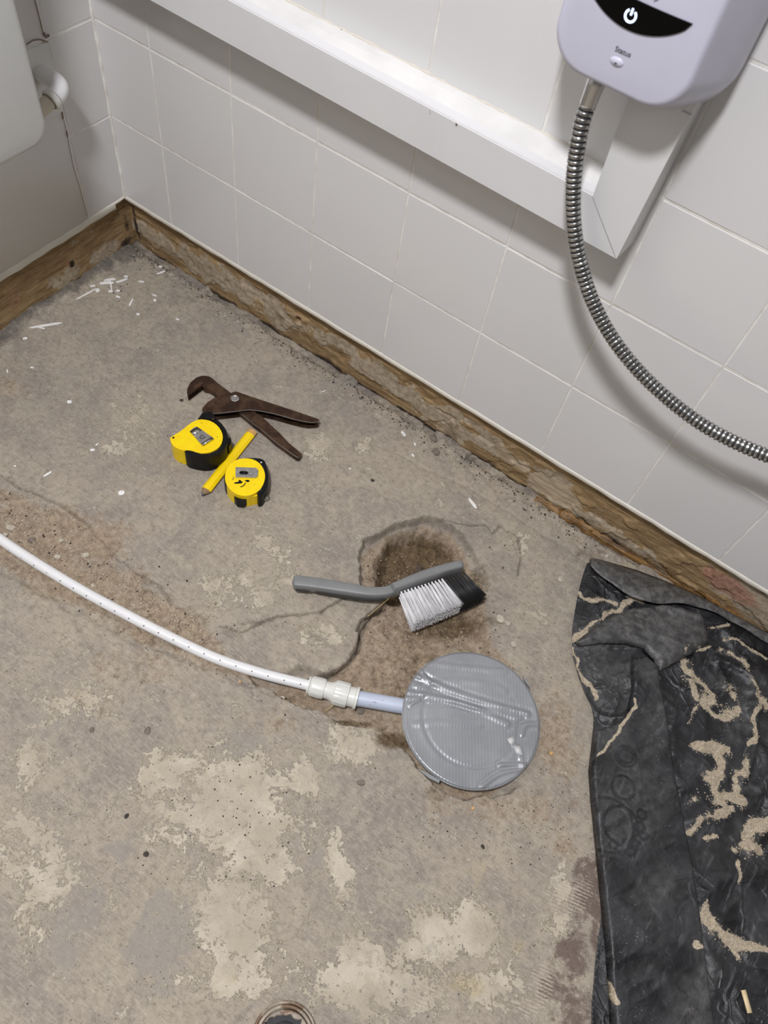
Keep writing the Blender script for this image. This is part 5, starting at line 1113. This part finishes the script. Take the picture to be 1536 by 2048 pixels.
# stones and mortar lumps
stones = [(867, 876, 10, M_stone, 'flat grey stone at the wall foot, upper of the two beside the batten'), (872, 904, 9, M_stone, 'flat grey stone below its twin at the wall foot'), (1002, 1238, 10, M_stonelight, 'pale mortar lump to the right of the brush bristles'), (1016, 1246, 6, M_stonelight, None), (1122, 1158, 7, M_stonelight, 'pale lump just left of the sheet tip'), (1213, 1112, 5, M_stonelight, 'tiny pale lump above the sheet tip'), (1028, 1288, 7, M_stonelight, 'white crumb above the taped disc on its right'),
          (167, 1103, 9, M_stonelight, None), (112, 1108, 7, M_stonelight, None), (60, 1074, 9, M_stone, None), (18, 1050, 10, M_stonelight, None), (120, 1075, 5, M_stonelight, None), (183, 1165, 5, M_stonelight, None), (8, 1063, 6, M_stonelight, None), (700, 1363, 9, M_stonelight, 'grey mortar crumb clinging behind the coupling'), (725, 1410, 9, M_stone, None), (565, 1392, 5, M_stonelight, None), (295, 1460, 8, M_stone, None), (183, 1459, 6, M_stone, None), (363, 800, 4, M_stonedark, 'single black crumb left of the pliers jaw'), (722, 1565, 8, M_stone, None), (966, 1693, 5, M_stonedark, None), (292, 1708, 6, M_stonedark, None), (253, 1631, 6, M_stonedark, None), (1165, 905, 4, M_stonedark, None) if False else (745, 960, 4, M_stonedark, None)]
SL = {(167, 1103): 'upright pale lump in the sandy trench nearest the middle of the pipe', (60, 1074): 'brownish stone in the sandy trench close behind the pipe at the left', (18, 1050): 'pale lump in the trench by the left edge of the photo', (1016, 1246): 'smaller mortar crumb touching the lump right of the brush',
      (725, 1410): 'grey stone just below the blue-grey pipe', (722, 1565): 'brown stone on the concrete left of the taped disc', (295, 1460): 'dark stone, right one of a pair below the white pipe', (183, 1459): 'dark stone, left one of a pair below the white pipe', (966, 1693): 'black crumb below the taped disc', (292, 1708): 'black crumb on the concrete, lower of two at the left front', (253, 1631): 'black crumb on the concrete, upper of two at the left front', (565, 1392): 'pale crumb under the thin pipe just before the coupling'}
for i, (u, v, r, m, l_) in enumerate(stones):
    c = F(u, v, .002); R__ = np.linalg.norm(np.array(F(u + r, v, .002)) - np.array(c)); rs = random.Random(i + 900)
    bm = bmesh.new(); bmesh.ops.create_icosphere(bm, subdivisions=2, radius=1, matrix=Matrix.Translation((c[0], c[1], hz_(*c) + R__ * .22)) @ Matrix.Rotation(rs.uniform(0, 6), 4, 'Z') @ Matrix.Diagonal((R__, R__ * rs.uniform(.6, .95), R__ * .5, 1)))
    for vv in bm.verts: vv.co += Vector((rs.uniform(-1, 1), rs.uniform(-1, 1), rs.uniform(-1, 1))) * R__ * .13
    o = bm_obj('stone' if m in (M_stone, M_stonedark) else 'mortar_lump', bm, m, angle=.5)
    l_ = l_ or SL.get((u, v))
    if l_: tag(o, l_, 'stone')
    elif u < 200 and 1040 < v < 1180: tag(o, 'loose lump of mortar in the sandy trench behind the white pipe', 'stone', 'lumps in the trench')
    else: tag(o, 'small stray stone lying loose on the concrete floor', 'stone', 'stray stones on the floor')
# grit: too small to pick apart
bm = bmesh.new(); bmd = bmesh.new(); rs = random.Random(11); pts = []
def scat(n, fn, r0, r1, dark=.4):
    for _ in range(n):
        u, v = fn(); pts.append((*F(u, v, 0), rs.uniform(r0, r1), rs.random() < dark))
def poly_s(L, sd_):
    def f():
        k = rs.randrange(len(L) - 1); s = rs.random(); return (L[k][0] + (L[k + 1][0] - L[k][0]) * s + rs.gauss(0, sd_), L[k][1] + (L[k + 1][1] - L[k][1]) * s + rs.gauss(0, sd_))
    return f
WF = [(275, 500), (330, 535), (450, 612), (560, 680), (660, 748), (780, 826), (920, 912), (1055, 995), (1180, 1075)]
scat(1500, poly_s(WF, 12), .0006, .0017, .45)
scat(800, poly_s([(-20, 1010), (60, 1050), (150, 1100), (240, 1160), (340, 1220), (430, 1270)], 28), .0006, .0018, .1)
scat(160, poly_s([(-20, 1120), (100, 1180), (240, 1260), (420, 1340), (560, 1395), (740, 1460)], 12), .0005, .0013, .2)
scat(420, lambda: (rs.uniform(730, 1010), rs.uniform(1080, 1300)), .0005, .0016, .25)
scat(420, lambda: (rs.gauss(1110, 40), rs.uniform(1300, 1720)), .0004, .0011, .15)
scat(300, lambda: (rs.uniform(780, 1140), rs.gauss(1640, 40)), .0004, .0010, .3)
scat(700, lambda: (rs.uniform(-20, 1180), rs.uniform(560, 2080)), .0003, .0009, .65)
scat(140, lambda: (rs.gauss(225, 40), rs.gauss(575, 22)), .0005, .0014, .1)
scat(70, lambda: (rs.gauss(480, 70), rs.gauss(1650, 60)), .0005, .0012, .95)
pa_ = np.array([(p[0], p[1]) for p in pts]); ok = (pa_[:, 1] < -.004) & (pa_[:, 0] > .004) & ~inside(pa_[:, 0], pa_[:, 1], BASE); zz = floor_h(pa_[:, 0], pa_[:, 1])
okp = seg_dist(pa_[:, 0], pa_[:, 1], PIPE) > .009
ok &= okp & (np.hypot(pa_[:, 0] - ctr[0], pa_[:, 1] - ctr[1]) > RD + .002)
for pl in (FP([(362, 742), (440, 742), (645, 835), (645, 865), (610, 925), (575, 915), (470, 840), (365, 815)]), FP([(330, 860), (400, 815), (475, 870), (515, 850), (550, 920), (550, 1010), (450, 1015), (390, 1005), (425, 945), (360, 935)])): ok &= ~inside(pa_[:, 0], pa_[:, 1], pl)
pr_ = np.array([p[2] for p in pts]); pdk = np.array([p[3] for p in pts]).astype(int)
o = crumb_batch('grit', pa_[ok, 0], pa_[ok, 1], zz[ok] + pr_[ok] * .3, pr_[ok], [M_sandm, M_stonedark], pdk[ok]); bm.free(); bmd.free()
tag(o, 'pale and dark grit strewn over the concrete floor', 'grit', kind='stuff')
# straws
for (p, l_) in (([(786, 1190, .016), (760, 1212, .006), (735, 1233, .001)], 'thin straw sticking out under the brush head'), ([(680, 1402, -.012), (664, 1412, -.006), (650, 1422, -.004)], 'short straw beside the coupling')):
    bm = bmesh.new(); sweep(bm, catmull([hit(u, v, 2, z) for u, v, z in p], 5), .0005, 6); tag(bm_obj('straw', bm, M_straw), l_, 'straw')
for (u, v, r) in ((480, 1361, .0022), (1102, 1507, .0026), (945, 1617, .0022)):
    c = F(u, v); bm = bmesh.new(); crumb(bm, c[0], c[1], hz_(*c) + .001, r, random.Random(u)); tag(bm_obj('wood_crumb', bm, plain('orange_wood_crumb', sr(214, 172, 112), .7)), 'small orange wood crumb on the concrete', 'crumb', 'orange wood crumbs')
print('objects', len(bpy.data.objects))
